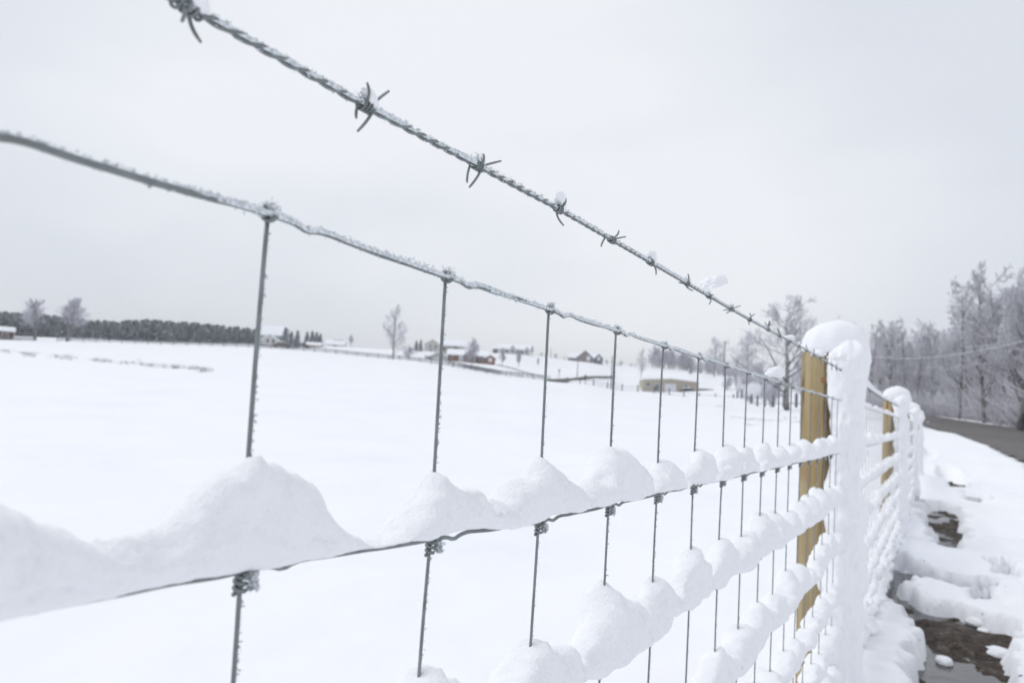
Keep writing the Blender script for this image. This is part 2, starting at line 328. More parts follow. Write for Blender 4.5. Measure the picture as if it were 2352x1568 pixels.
def child(o, par=fence, base=fence):     # keep world placement under the fence's empty
    o.parent = par
    if par is base: o.matrix_parent_inverse = Matrix.Translation(-Vector(base.location))
    return o
def upath(u, h, q=0.0):
    u = np.asarray(u, float); return np.stack([Dh[0]*u+Nh[0]*(PERP+q), Dh[1]*u+Nh[1]*(PERP+q), h+SL*u], 1)
def ugrid(u0, u1, fine=.003, mid=.008, coarse=.03):
    a = []; u = u0
    while u < u1: a.append(u); u += fine if -.1 < u < 1.3 else (mid if -.5 < u < 3.2 else coarse)
    a.append(u1); return np.array(a)
# top wire + line wires
for i in range(8):
    u = ugrid(-2.2, 17.3, .004, .01, .04); h = HL[i](u)+kink(u, (.0019 if i == 0 else .0022))*(u < 8)+.0006*vn(u*40, 3.0+i)
    mb = MB(); mb.tube(upath(u, h, .001*vn(u*9, i*7.0)), .00165 if i in (0,) else .0015, 7 if i < 4 else 4)
    o = child(mb.build('top_wire' if i == 0 else 'line_wire', M_wire))
    if i == 0: topw = o

def crumbs(mb, P, n, size, rs):          # small angular ice grains at the points P
    for k in range(n):
        c = P[rs.randint(len(P))]; s = size*(.45+rs.rand()*.9); v = rs.randn(4, 3)*s*.75+c; mb.add(v, [(0, 1, 2), (0, 2, 3), (0, 3, 1), (1, 3, 2)])
def frost_on(hf, r, name, par, u0, u1, hgt_, seed, grains=2600, dens=None):
    """granular ice riding on top of a wire"""
    u = np.concatenate([np.arange(u0, min(1.3, u1), .0011), np.arange(1.3, u1, .003)]); n = len(u); k = 9
    an = np.linspace(-2.0, 2.0, k)        # arc over the top of the wire
    base = upath(u, hf(u)); lump = .55+.45*fbm(u*22, seed+0*u)+.6*np.clip(fbm(u*7, seed+4+0*u)-.35, 0, 1)
    R = np.zeros((n, k+1, 3))
    nq = np.array([Nh[0], Nh[1], 0]); zz = np.array([0, 0, 1.0])
    for j, a in enumerate(an):
        g_ = .5+.5*math.cos(a*.75); rad = r+hgt_*np.clip(lump, .08, 1.8)*g_*(1+.45*vn(u*600, j*1.3+seed, 1)+.35*vn(u*230, j*.9+seed, 5))
        R[:, j] = base+(np.sin(a)*rad)[:, None]*nq*.9+(np.cos(a)*rad)[:, None]*zz
    R[:, k] = base; mb = MB(); mb.rings(R[:, ::-1]); rs = np.random.RandomState(int(seed))
    uu = u0+(u1-u0)*rs.rand(grains)**1.6; cl = .5+.5*np.clip(fbm(uu*14, seed+0*uu)*1.6, -1, 1); hh = hf(uu)+r+hgt_*(.1+.6*rs.rand(grains)+.9*cl**3*rs.rand(grains)); crumbs(mb, upath(uu, hh, (rs.rand(grains)-.5)*.004), grains, .00075, rs)
    uu = u0+(u1-u0)*rs.rand(grains//5)**1.6; crumbs(mb, upath(uu, hf(uu)-r*1.2, (rs.rand(grains//5)-.5)*.003), grains//5, .0007, rs)
    o = mb.build(name, M_frost, smooth=False); o.parent = par; return o
topf = frost_on(lambda u: H1(u)+kink(u, .0019), .0016, 'frost', topw, -.2, 2.9, .0019, 3, 4500)
# barbed strand: two twisted wires
u = ugrid(-2.2, 17.3, .0022, .004, .02); mb = MB()
tw = lambda u: 2*math.pi*u/.029
for s in (0, math.pi):
    P = upath(u, HB(u)+.0013*np.cos(tw(u)+s)*np.where(u < 4, 1, .3)); sq = .0013*np.sin(tw(u)+s); P[:, 0] += Nh[0]*sq; P[:, 1] += Nh[1]*sq; mb.tube(P, .00125, 6)
barbw = child(mb.build('barbed_wire', M_wire))
frost_on(HB, .0017, 'frost', barbw, -.1, 2.9, .0016, 8, 4000)
BU = [.185, .304, .426, .559, .683, .803, .949, 1.058, 1.196, 1.333, 1.50, 1.62, 1.75, 1.88, 2.0, 2.13, 2.26, 2.4]+[2.53+.127*k for k in range(38)]
def on_fence(px, py):                     # where a line of sight meets the fence plane
    r = ray(px, py); return r*(PERP/(r[:2]@Nh))
# where each prong of the nearest barbs starts and ends, measured on the fence plane
BT = {0: [((412, 18), (404, 56)), ((440, 22), (450, 101)), ((440, 18), (462, -4))], 1: [((834, 240), (831, 193)), ((858, 246), (884, 211)), ((826, 238), (823, 271)), ((854, 252), (828, 301))],
      2: [((1096, 382), (1099, 355)), ((1106, 383), (1142, 371)), ((1082, 380), (1077, 419)), ((1102, 386), (1084, 430))], 3: [((1284, 478), (1289, 455)), ((1284, 484), (1287, 519))],
      4: [((1402, 549), (1413, 530)), ((1408, 551), (1430, 544)), ((1392, 546), (1384, 566))], 5: [((1494, 606), (1499, 631)), ((1490, 603), (1485, 591))],
      6: [((1574, 652), (1573, 629)), ((1580, 656), (1586, 668)), ((1572, 651), (1562, 648)), ((1579, 655), (1583, 649))], 7: [((1627, 684), (1622, 699)), ((1629, 683), (1634, 677))],
      8: [((1678, 709), (1662, 719)), ((1682, 711), (1696, 702)), ((1680, 709), (1688, 700)), ((1678, 710), (1665, 712))], 9: [((1720, 733), (1716, 719)), ((1723, 735), (1729, 721)), ((1721, 735), (1724, 746))]}
rs = np.random.RandomState(5)
for k, ub in enumerate(BU):
    mb = MB(); hb = float(HB(ub)); n = 40; wl = .0095 if k else .014
    a = np.linspace(0, 3.6*2*math.pi, n); uu = ub-wl/2+wl*np.linspace(0, 1, n)
    P = upath(uu, hb+.0034*np.cos(a)); P[:, 0] += Nh[0]*.0034*np.sin(a); P[:, 1] += Nh[1]*.0034*np.sin(a); mb.tube(P, .00095, 5)
    if k in BT:
        for j, (pa, pb) in enumerate(BT[k]):
            a_ = on_fence(*pa); b_ = on_fence(*pb); q_ = np.array([Nh[0], Nh[1], 0])*[-1, 1, .4, -.7][j]; pts = [a_+(b_-a_)*s+q_*(.0028*(1-s)+.004*s*(-1)**j)+q_*.002*math.sin(s*3) for s in np.linspace(0, 1, 6)]
            mb.tube(pts, [.00105, .00105, .001, .001, .00095, .0007], 6)
    else:
        for j in range(4):
            du, dz, dq = rs.uniform(-1.3, 1.3), rs.choice([-1, 1])*rs.uniform(.8, 1.5), rs.uniform(-.6, .6); l = .0100; st = ub+(wl*.45 if du > 0 or j % 2 else -wl*.45)
            mb.tube([FP(st+du*l*s*(.6+.4*s)*1.5, hb+dz*l*(s+.12)+.0015*math.sin(s*2.5+j), dq*l*s) for s in np.linspace(0, 1, 6)], [.001, .001, .001, .001, .00095, .0007], 5)
    o = mb.build('barb', M_wire); o.parent = barbw
    if k < 22 and k not in (4, 9):
        fb = MB(); m_ = 160 if k < 8 else 60; P = np.array([FP(ub+rs.uniform(-.006, .008), hb+.003+abs(rs.randn())*.003, rs.uniform(-.003, .003)) for _ in range(m_)]); crumbs(fb, P, m_, .0007, rs)
        q_ = fb.build('frost', M_frost, smooth=False); q_.parent = barbw
        if k in (0, 1, 3, 5, 6, 10, 13):
            s_ = {0: 1.1, 1: .95, 3: 1.25, 5: 1.2}.get(k, .8); q_ = blob('snow_tuft', FP(ub+.0035, hb+.0065*s_), (.0075*s_, .0045*s_, .0062*s_), k+2.0, .32, 1.6, M_snow3, None, (30, 40), .02, FA, -.35); q_.parent = barbw
# the stays, each with its knots
def stay_bm(u0, lod, sd):
    rs = np.random.RandomState(sd); mb = MB(); kbs = []; fb = MB(); sh = [0]+[rs.uniform(-.003, .003) for _ in range(9)]
    for i in range(7):
        ha = float(HL[i](u0)); hb = float(HL[i+1](u0)); n = 12 if lod == 0 else 3; s = np.linspace(0, 1, n)
        bow = .0022*rs.uniform(-1, 1)
        uu = u0+sh[i]*(1-s)+sh[i+1]*s+bow*np.sin(s*math.pi); mb.tube(upath(uu, ha+(hb-ha)*s, .0022), .00125, 7 if lod == 0 else 4)
        if lod == 0:
            m_ = int(240*abs(hb-ha)/.18); ss = rs.rand(m_); P = upath(np.interp(ss, s, uu)+.0016, ha+(hb-ha)*ss, .0022+rs.uniform(-.0015, .0012, m_)); crumbs(fb, P, m_, .0008, rs)
    for i in range(5 if lod == 0 else 0):   # hinge knots: a loop over the line wire and wraps round the stay
        hc = float(HL[i](u0)); us = u0+sh[i]; kb = MB(); kbs.append(kb)
        a = np.linspace(-.6, 4.6, 16); P = upath(us-.0045+.0012*a, hc+.0032*np.cos(a)); P[:, 0] += Nh[0]*.0036*np.sin(a); P[:, 1] += Nh[1]*.0036*np.sin(a); kb.tube(P, .00125, 6)
        if i:
            a = np.linspace(0, 2*math.pi*2.4, 40); z = hc-.0035-.0085*np.linspace(0, 1, 40); P = upath(us+.0026*np.cos(a), z, .0022); P[:, 0] += Nh[0]*.0026*np.sin(a); P[:, 1] += Nh[1]*.0026*np.sin(a); kb.tube(P, .00125, 6)
            P = np.array([FP(us+.004+abs(rs.randn())*.002, hc-.002-rs.rand()*.008, rs.uniform(-.003, .001)) for _ in range(200)]); crumbs(fb, P, 420, .0010, rs)
        else:
            P = np.array([FP(us+rs.uniform(-.004, .004), hc+.003+abs(rs.randn())*.0018, rs.uniform(-.003, .003)) for _ in range(150)]); crumbs(fb, P, 200, .0007, rs)
    return mb, kbs, fb
far = MB()
for n in range(-5, 108):
    us = S0+SP*n
    if us > 12.4:
        a, _, _ = stay_bm(us, 1, n+50)
        for v in a.v: pass
        far.add(np.concatenate(a.v), a.f); continue
    lod = 0 if us < 2.7 else 1; a, b, c = stay_bm(us, lod, n+50)
    o = child(a.build('stay_wire', M_wire))
    if lod == 0:
        [k_.build('knot', M_wire, o) for k_ in b]; c.build('frost', M_frost, o, smooth=False)
tag(child(far.build('stay_wire', M_wire)), kind='stuff')
# posts
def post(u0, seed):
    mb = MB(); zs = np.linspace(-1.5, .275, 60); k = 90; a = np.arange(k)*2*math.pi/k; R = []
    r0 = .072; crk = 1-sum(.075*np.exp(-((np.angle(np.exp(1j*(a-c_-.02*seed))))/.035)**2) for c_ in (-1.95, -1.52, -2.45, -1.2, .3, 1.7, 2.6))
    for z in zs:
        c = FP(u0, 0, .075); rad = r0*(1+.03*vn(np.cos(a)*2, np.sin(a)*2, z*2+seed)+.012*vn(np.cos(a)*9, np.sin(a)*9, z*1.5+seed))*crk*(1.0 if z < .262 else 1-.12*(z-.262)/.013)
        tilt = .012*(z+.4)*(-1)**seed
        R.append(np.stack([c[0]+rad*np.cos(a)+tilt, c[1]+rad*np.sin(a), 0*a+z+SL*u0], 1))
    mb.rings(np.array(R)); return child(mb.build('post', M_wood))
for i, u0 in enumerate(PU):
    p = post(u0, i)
    kk = MB()
    for (dz, an, s) in [(.155, -1.95, .010), (-.33, -2.1, .009), (-.75, -1.8, .009)]:
        c = FP(u0, dz, .075); nn = np.array([math.cos(an), math.sin(an), 0]); tt = np.array([-nn[1], nn[0], 0]); ring = []
        for rad_, dep in ((1.0, .0705), (.98, .0745), (.55, .0755), (.05, .0758)):
            aa = np.arange(12)*math.pi/6; ring.append(c+nn*dep+(np.cos(aa)*s*rad_)[:, None]*tt+(np.sin(aa)*s*1.2*rad_)[:, None]*np.array([0, 0, 1.0]))
        kk.rings(np.array(ring))
    kk.build('wood_knot', M_knot, p)

# ------------------------------------------------------------------ snow lying on the fence
ORD = ['top', 'second', 'third', 'fourth', 'fifth', 'sixth', 'seventh', 'lowest']
def ridge(i, u0, u1, seed, hk, wk, fine):
    du = .0022 if fine else .012; u = np.concatenate([np.arange(u0, min(u1, 1.5), du), np.arange(max(u0, min(u1, 1.5)), u1, du*2)]); n = len(u); k = 40 if fine else 18
    ph = (u-S0)/SP; ni = np.floor(ph-.02+.47); p = ph-.02-ni; jt = vn(ni*5.3+.5, seed+.5, 0)          # each stay has a hump of its own
    R1 = np.clip(1-np.abs(p)/np.where(p > 0, .52, .48), 0, 1)
    vl = np.clip(.16+.22*vn(np.floor(ph)*3.1+.5, seed+7.0, 0), .02, .5)                              # how full the valley before the next stay is
    lin = np.where(p > 0, 1-np.clip(p/(.50+.06*jt), 0, 1)**1.55, np.clip(1+p/.48, 0, 1)**.95)
    hump = vl+(1-vl)*(.86*lin+.14*np.exp(-np.abs(p)/.05))
    if i >= 2: vb = .22 if i == 2 else .34; hump = vb+(1-vb)*hump+.16*fbm(u*4.5, seed+50+0*u, 0, 2); hump = np.clip(hump*(.82+.25*vn(u*3.1, seed+60.0)), .15, 1.2)
    hh = hk*hump*(1.02+.30*jt)+.12*hk*fbm(u*18, seed+0*u)
    if i == 1 and fine:                    # the near stretch, where every hump is its own shape
        hn = np.interp(u, [-2, -.07, .085, .12, .138, .155, .183, .199, .215, .233, .239, .262, .283, .304, .33, .356, .383, .393, .419, .448, .487, .531, .543, .58, .618, .686, .705, .783], [.03, .055, .058, .042, .032, .025, .0215, .029, .036, .045, .058, .045, .034, .019, .006, .009, .038, .046, .041, .026, .020, .040, .055, .050, .020, .040, .057, .040])
        k_ = np.clip((.80-u)/.05, 0, 1); hh = hh*(1-k_)+(hn+.0035*fbm(u*45, seed+0*u))*k_; hump = np.where(k_ > .5, np.clip(hn/.05, 0, 1), hump)
    hh = np.clip(hh, .005, 1)
    ww = wk*(.50+.5*np.clip(hump*1.3, 0, 1))*(1+.22*fbm(u*14, seed+9+0*u))
    off = wk*.28*fbm(u*9, seed+20+0*u)
    sag = np.clip(fbm(u*7.5, seed+30+0*u)-.10, 0, 1)     # sagging bits below the wire
    low = (.0024-.006*sag) if i == 1 else -.002-.20*sag*hk-.12*hk*np.clip(1-np.abs(p-.12)/.4, 0, 1)
    e = np.clip(np.minimum(u-u0, u1-u)/.02, .02, 1); hh = hh*e; ww = ww*e
    a = np.arange(k)*2*math.pi/k; ca = np.cos(a); sa = np.sin(a); R1 = np.clip(hump, 0, 1)
    zc = (1-ca)/2; prof = np.abs(sa)**(.75 if i > 1 else 1.0)*np.sign(sa)*np.where(zc < .5, .55+.9*zc, 1.0)
    HF = HL[i](u); Z = low[:, None]+(hh-low)[:, None]*zc[None]; Q = off[:, None]*np.sin(zc*math.pi)[None]+ww[:, None]*prof[None]
    Ug = u[:, None]+0*Q
    nA = fbm(Ug*26, Q*26+seed, Z*26, 3); nB = vn(Ug*170, Q*170, Z*170+seed); nC = vn(Ug*430, Q*430, Z*430+seed)
    am = (.0062 if fine and i == 1 else .0050 if fine else .0045)*np.clip(hh/.03, .3, 1.2)[:, None]
    nD = vn(Ug*75, Q*75, Z*75+seed); d = am*nA+(.0013*nD+.0010*nB+.0007*nC if fine else .001*nD)
    if i == 1: d = d*(.25+.75*np.clip(zc*3.5, 0, 1))[None]
    cz = Z-((low+hh)/2)[:, None]; ln = np.sqrt(Q**2+cz**2)+1e-6; Q = Q+d*Q/ln*1.3; Z = Z+d*cz/ln*1.1
    Hh = HF[:, None]+Z; X = Dh[0]*Ug+Nh[0]*(PERP+Q); Y = Dh[1]*Ug+Nh[1]*(PERP+Q); Zw = Hh+SL*Ug
    mb = MB(); mb.rings(np.stack([X, Y, Zw], -1)); 
    o = mb.build('snow_ridge', M_snow if fine else M_snow2); return o
SPAN = [(-1.7, PU[1]-.10, 'before the nearest post', True), (PU[1]+.02, PU[2]-.08, 'between the nearest and second posts', False), (PU[2]+.02, PU[3]-.05, 'between the second and third posts', False), (PU[3], PU[4], 'beyond the third post', False)]
HK = [0, .060, .080, .082, .078, .074, .070, .064]; WK = [0, .021, .028, .030, .032, .035, .040, .05]
for s, (ua, ub, wh, fine) in enumerate(SPAN):
    for i in range(1, 8):
        if s == 3 and i > 4: continue
        o = ridge(i, ua, ub, 3.7*i+11*s, HK[i]*(1 if s == 0 else .95), WK[i]*(1 if s == 0 else 1.05), fine)
        tag(o, 'scalloped snow ridge on the %s woven wire %s' % (ORD[i], wh), 'snow ridge', 'snow ridges lying on the fence wires')
for s in (1, 2):                          # thin snow on the barbed and top wires further along
    for i, hf in ((0, H1), (-1, HB)):
        ua, ub = SPAN[s][0], SPAN[s][1]; u = np.arange(ua, ub, .02); lump = .4+.6*np.clip(fbm(u*5, 4.4*s+i+0*u)+.25, 0, 1.4)
        P = upath(u, hf(u)+.004+.012*lump); mb = MB(); mb.tube(P, .004+.012*lump, 8)
        tag(mb.build('snow_ridge', M_snow2), 'thin crumbly line of snow on the %s %s' % ('barbed wire' if i < 0 else 'top woven wire', SPAN[s][2]), 'snow ridge', 'snow ridges lying on the fence wires')

ORDP = ['behind the viewer', 'nearest', 'second', 'third', 'fourth']
for i in range(1, 5):
    u0 = PU[i]; c = FP(u0, .285, .075); k = 1.0 if i < 2 else 1.15
    # cap: a mushroom of snow leaning towards the road
    n, kk = 34, 56; R = []; a = np.arange(kk)*2*math.pi/kk
    prof = [(-.060, .50), (-.052, .80), (-.030, .97), (-.005, 1.04), (.02, 1.05), (.042, .99), (.062, .89), (.079, .75), (.094, .57), (.106, .36), (.113, .16), (.115, .03)]
    for z, rr_ in prof:
        x = .112*rr_*np.cos(a); y = .098*rr_*np.sin(a); nn = 1+.12*fbm(np.cos(a)*1.5+i*3, np.sin(a)*1.5, z*14, 4)
        dz = .016*np.cos(a-(-.6))*(1 if z < .05 else .4)
        R.append(np.stack([c[0]+.040+x*nn*1.10, c[1]-.014+y*nn, c[2]+z*(.90 if z > 0 else .45)+dz*.5-.60*np.maximum(0, x-.03)*(z < .05)], 1))
    mb = MB(); mb.rings(np.array(R)); o = mb.build('snow_mound', M_snow2)
    tag(o, 'rounded mushroom cap of snow on the top of the %s wooden fence post' % ORDP[i], 'snow mound', 'snow mounds on the fence posts')
    # snow driven against the road side of the post, over the mesh
    zs = np.linspace(-1.12, .318, 160); kk = 64; a = np.arange(kk)*2*math.pi/kk; R = []
    for z in zs:
        lump = .26*vn(z*7, i*5.0)+.16*vn(z*17, i*3.0)+.25*math.exp(-((z-.24)/.09)**2)
        wu = .085*(1+.6*lump)+.03*max(0, -z-.3); wq = .056*(1+lump)+.05*max(0, -z-.25)
        cu = u0-.02+.012*vn(z*6, i+9.0); cq = -.012+.008*vn(z*9, i+2.0)
        nn = 1+.19*fbm(np.cos(a)*1.5+i, np.sin(a)*1.5, z*9, 4)+.05*vn(np.cos(a)*7, np.sin(a)*7, z*38)
        tp = math.sqrt(max(.03, 1-max(0, (z-.24)/.08)**2))*(1+.28*math.exp(-((z-.235)/.05)**2)); uu = cu+wu*tp*np.cos(a)*nn; qq = cq+wq*tp*np.sin(a)*nn
        xy_ = Dh[None]*uu[:, None]+Nh[None]*(PERP+qq)[:, None]; R.append(np.stack([xy_[:, 0], xy_[:, 1], z+SL*u0+0*a], 1))
    mb = MB(); mb.rings(np.array(R)); o = mb.build('snow_drift', M_snow2)
    tag(o, 'thick column of wind-driven snow stuck to the road side of the %s wooden post' % ORDP[i], 'snow drift', 'snow stuck against the fence posts')
def fpx(px, py):                          # where a line of sight meets the fence plane
    r = ray(px, py); t = PERP/(r[:2]@Nh); p = r*t; return p
for (a_, b_, ax, sd, lb) in [((1641, 651), 0, (.021, .014, .013), 2, 'wing-shaped clump of snow perched on the barbed wire above the mesh'),
     ((1782, 858), 0, (.036, .020, .0145), 5, 'small domed heap of snow sitting on the top woven wire left of the post'),
     ((1812, 776), 0, (.017, .012, .008), 7, 'tiny clump of snow on the barbed wire just left of the nearest post'),
     ((1880, 812), 0, (.030, .02, .013), 9, 'oval lump of snow below the cap at the upper left edge of the nearest post'),
     ((1925, 822), 0, (.055, .03, .020), 12, 'long lump of snow where the barbed wire meets the nearest post')]:
    p = fpx(*a_); o = blob('snow_clump', p, ax, sd, .34, 1.5, M_snow3, -.35, (40, 56), 0, FA if sd != 2 else .2, .35 if sd == 2 else 0)
    tag(o, lb, 'snow clump')

# dead leaves and mud crumbs along the ditch
mb = MB(); rs = np.random.RandomState(9)
for P, d in POOLS:
    n_ = len(P)
    for k in range(int(32*n_)):
        i_ = rs.randint(n_); f_ = rs.rand(); c = P[i_]*(1-f_)+P[(i_+1) % n_]*f_+rs.randn(2)*.035
        if rs.rand() < .35: continue
        z = max(gz(*c) if k % 1 == 0 else 0, float(lvl(c[0], c[1]))-.10); s_ = .002+.006*rs.rand()**3
        v = rs.randn(3, 3)*s_+np.array([c[0], c[1], z+.004]); mb.add(v, [(0, 1, 2)])
tag(mb.build('leaf_litter', M_litter, smooth=False), 'dark wet dead leaves and mud crumbs scattered along the edges of the ditch', 'leaf litter', kind='stuff')
# ------------------------------------------------------------------ stones in the stream
for k, (px, py, s) in enumerate([(2181, 1480, .075), (2168, 1522, .06), (2246, 1436, .09), (2226, 1424, .06), (2258, 1452, .05), (2295, 1508, .09), (2305, 1478, .06)]):
    c = WL(px, py, .09); z0 = lvl(c[0], c[1])-.09; e = empty('snowy_stone', (c[0], c[1], z0))
    s*= .85; s0 = blob('stone', (0, 0, -.008), (s, s*.75, s*.36), k+3, .25, 1.2, M_stone); s0.parent = e
    s1 = blob('snow_top', (0, 0, s*.20), (s*.98, s*.73, s*.42), k+30, .15, 1.4, M_snow2, -.4); s1.parent = e
    e.rotation_euler[2] = k*1.1
    tag(e, ['small snow-capped stone in the middle of the dark stream', 'snow-capped stone lowest in the dark stream', 'widest snow-topped stone by the far gravel bank of the stream', 'small snow-topped stone left of the widest one on the gravel', 'smallest snow-topped stone below the widest one on the gravel', 'snow-topped stone at the right bank of the dark stream', 'small snow-topped stone above another on the right bank'][k], 'stone', 'snow-capped stones in the stream')

# ------------------------------------------------------------------ trees
def make_tree(seed, hgt_, spread, nlev, trunk_r, kids, lean=.06, clear=.28, up=.35, tw=.013):
    rs = np.random.RandomState(seed); T = MB(); Cn = MB()
    def grow(p, d, ln, rad, lev):
        n = [9, 5, 4, 3, 3][lev]; P = [p]; d = d/np.linalg.norm(d); cur = p; dirs = [d]
        for s in range(n):
            d = d+rs.randn(3)*[.03, .13, .17, .2, .22][lev]+np.array([0, 0, up*[.1, .22, .18, .1, .02][lev]]); d /= np.linalg.norm(d); cur = cur+d*ln/n; P.append(cur); dirs.append(d)
        rd = np.linspace(rad, max(rad*(.25 if lev == 0 else .35), tw*.7), n+1)
        (T if lev < 2 else Cn).tube(P, rd, [7, 5, 4, 3, 3][lev])
        if lev >= nlev: return
        m_ = kids[lev]
        for c in range(m_):
            f = (clear+(1-clear)*(c+rs.rand())/m_) if lev == 0 else .22+.78*(c+rs.rand())/m_
            i = min(int(f*n), n-1); q = P[i]+(P[i+1]-P[i])*(f*n-i); ax = dirs[i+1]
            v = rs.randn(3); v -= ax*(v@ax); v /= np.linalg.norm(v); an = rs.uniform(.5, 1.05) if lev else rs.uniform(.45, 1.0)
            nd = ax*math.cos(an)+v*math.sin(an)
            l2 = (hgt_*spread*(1-.62*(f-clear)/(1-clear+1e-6))*rs.uniform(.75, 1.15)) if lev == 0 else ln*rs.uniform(.38, .62)*(1.1-.4*f)
            grow(q, nd, l2, max(np.interp(f, [0, 1], [rd[0], rd[-1]])*rs.uniform(.42, .62), tw), lev+1)
    grow(np.array([0, 0, -.4]), np.array([rs.randn()*lean, rs.randn()*lean, 1.0]), hgt_+.4, trunk_r, 0)
    return T, Cn
_P = {}
def tree_proto(key, seed, args, mt, mc):
    T, Cn = make_tree(seed, **args); a = T.build('trunk', M_bark); b = Cn.build('crown', mc); b.name = 'crown'
    _P[key] = (a.data, b.data); bpy.data.objects.remove(a); bpy.data.objects.remove(b)
def put_tree(key, x, y, s, rz, label, group=None, name='bare_tree', cat='tree', z=None, sx=1.0):
    e = empty(name, (x, y, (gz(x, y) if z is None else z)), rz); e.scale = (s*sx, s*sx, s)
    for nm, me in zip(('trunk', 'crown'), _P[key]):
        o = bpy.data.objects.new(nm, me); COL.objects.link(o); o.parent = e
    tag(e, label, cat, group); return e
for k in range(5): tree_proto('wood%d' % k, 40+k, dict(hgt_=13.5, spread=[.25, .30, .22, .34, .27][k], nlev=4, trunk_r=[.17, .14, .2, .15, .24][k], kids=[25, 8, 6, 4], clear=[.14, .2, .1, .25, .16][k], up=.42, tw=.016), M_bark, M_twig)
tree_proto('big', 61, dict(hgt_=8.2, spread=.60, nlev=4, trunk_r=.20, kids=[17, 8, 6, 5], clear=.20, up=.5, tw=.012), M_bark, M_twig)
tree_proto('slim', 77, dict(hgt_=10, spread=.40, nlev=4, trunk_r=.16, kids=[22, 7, 5, 3], lean=.03, clear=.10, up=.3, tw=.020), M_bark, M_twig2)
tree_proto('round', 75, dict(hgt_=5, spread=.50, nlev=3, trunk_r=.12, kids=[22, 9, 8], clear=.22, up=.6, tw=.022), M_bark, M_twig2)
tree_proto('oval', 78, dict(hgt_=4.2, spread=.34, nlev=3, trunk_r=.09, kids=[26, 9, 8], clear=.22, up=1.3, tw=.020), M_bark, M_twig)
tree_proto('oak', 81, dict(hgt_=10, spread=.52, nlev=3, trunk_r=.42, kids=[20, 10, 9], clear=.25, up=.5, tw=.045), M_bark, M_twig2)
tree_proto('bush', 84, dict(hgt_=3.0, spread=.75, nlev=3, trunk_r=.05, kids=[26, 8, 7], clear=.04, up=.6, tw=.018), M_bark, M_twig2)
def place(px, t): return at(px, HOR(px), t)[0], t
# single trees across the fields
for (px, t, s, key, rz, lb, sx) in [
  (78, 158, .80, 'oak', .4, 'broad frosted tree at the far left, left one of a pair on the field edge', 1.0),
  (150, 156, .86, 'oak', 2.2, 'broad frosted tree with a thick trunk, right one of the pair on the field edge', 1.0),
  (802, 230, .72, 'round', 1, 'small round frosted tree on the bare skyline between two white roofs', .9),
  (900, 150, 1.04, 'slim', 2.6, 'tall upright frosted tree standing alone behind the board fence', 1.0),
  (1080, 150, 1.15, 'round', 4.4, 'frosted tree in front of the brick house', .9),
  (1150, 200, 1.12, 'oval', 0, 'egg-shaped grey tree just right of the brick house', 1.1),
  (1189, 195, 1.0, 'oval', 2, 'egg-shaped grey tree below the twin-gabled cream house', 1.1),
  (1234, 230, .62, 'oval', 4, 'smallest egg-shaped tree on the open slope', 1.0),
  (1218, 262, .8, 'oval', 1, 'dim frosted tree at the right end of the twin-gabled house', 1.0),
  (1471, 200, .75, 'slim', 3, 'thin upright frosted tree on the slope left of the tan shed', .8),
  (1639, 200, 1.0, 'slim', 5, 'frosted tree just left of the tall utility pole', 1.2),
  (1716, 140, .98, 'slim', 1.2, 'dense upright frosted tree right of the tall utility pole', 1.0),
  (1690, 160, .75, 'slim', 2.2, 'lower frosted tree beside the dense upright one', 1.3),
  (1809, 52, .84, 'big', .5, 'large spreading bare tree with a dark trunk left of the nearest post', 1.3),
  (1772, 75, .9, 'bush', .5, 'tall frosted thicket bush left of the dark-trunked bare tree', 1.2),
  (1708, 118, 1.2, 'bush', 1.5, 'frosted bush behind the white shed', 1.1),
  (1750, 128, 1.6, 'bush', 3.5, 'largest frosted bush rising behind the white shed', 1.0),
  (1845, 90, 1.6, 'bush', 2.5, 'frosted bush right behind the large bare tree', 1.0),
  (1722, 88, .28, 'bush', 2.5, 'low dark brushy shrub in front of the white shed', 1.3),
  (1668, 135, .7, 'bush', .9, 'low frosted shrub by the foot of the utility pole', 1.3),
  (935, 165, .75, 'bush', .7, 'rounded frosted bush right of the tall lone tree', 1.5),
  (985, 200, .8, 'bush', 2.7, 'lilac frosted bush against the beige house', 1.0),
  (18, 160, .6, 'bush', 2.7, 'low frosted bush beside the dark red barn', 1.2),
  (1955, 70, .60, 'wood1', 1.4, 'bare tree half hidden behind the nearest post cap', .9),
  (1912, 95, .70, 'wood2', 3.4, 'bare tree seen over the left of the nearest post cap', 1.1)]:
    x, y = place(px, t); put_tree(key, x, y, s, rz, lb, None, 'bush' if key == 'bush' else 'bare_tree', 'bush' if key == 'bush' else 'tree', sx=sx)
# the wood beyond the road
rs = np.random.RandomState(23); wood = []
ADJ = ['forked', 'slender', 'leaning', 'tall', 'thick-trunked']
for row, (off, n) in enumerate([(0, 17), (9, 22), (20, 24), (34, 22)]):
    for k in range(n):
        px = 1975+(2640-1975)*(k+rs.uniform(.15, .85))/n
        t0 = np.interp(px, [1975, 2150, 2352, 2640], [122, 104, 60, 40])+off
        wood.append((px, t0, row))
wood.append((2345, 52, 0)); wood.append((2205, 84, 0)); wood.append((2262, 72, 0))
for k, (px, t0, row) in enumerate(wood):
    x, y = place(px, t0); s = rs.uniform(.84, 1.10)
    if abs(px-2345) < 1: s = 1.22
    if px == 2262 or px == 2205: s = 1.15
    side = 'behind the post caps' if px < 2110 else ('above the far bend' if px < 2230 else 'by the nearer road')
    put_tree('wood%d' % (k % 5), x, y, s, rs.rand()*6.28, 'bare frosted tree in the %s of the wood, %s' % (['front row', 'second row', 'third row', 'back row'][row], side), 'bare trees of the wood across the road', sx=rs.uniform(.85, 1.1))
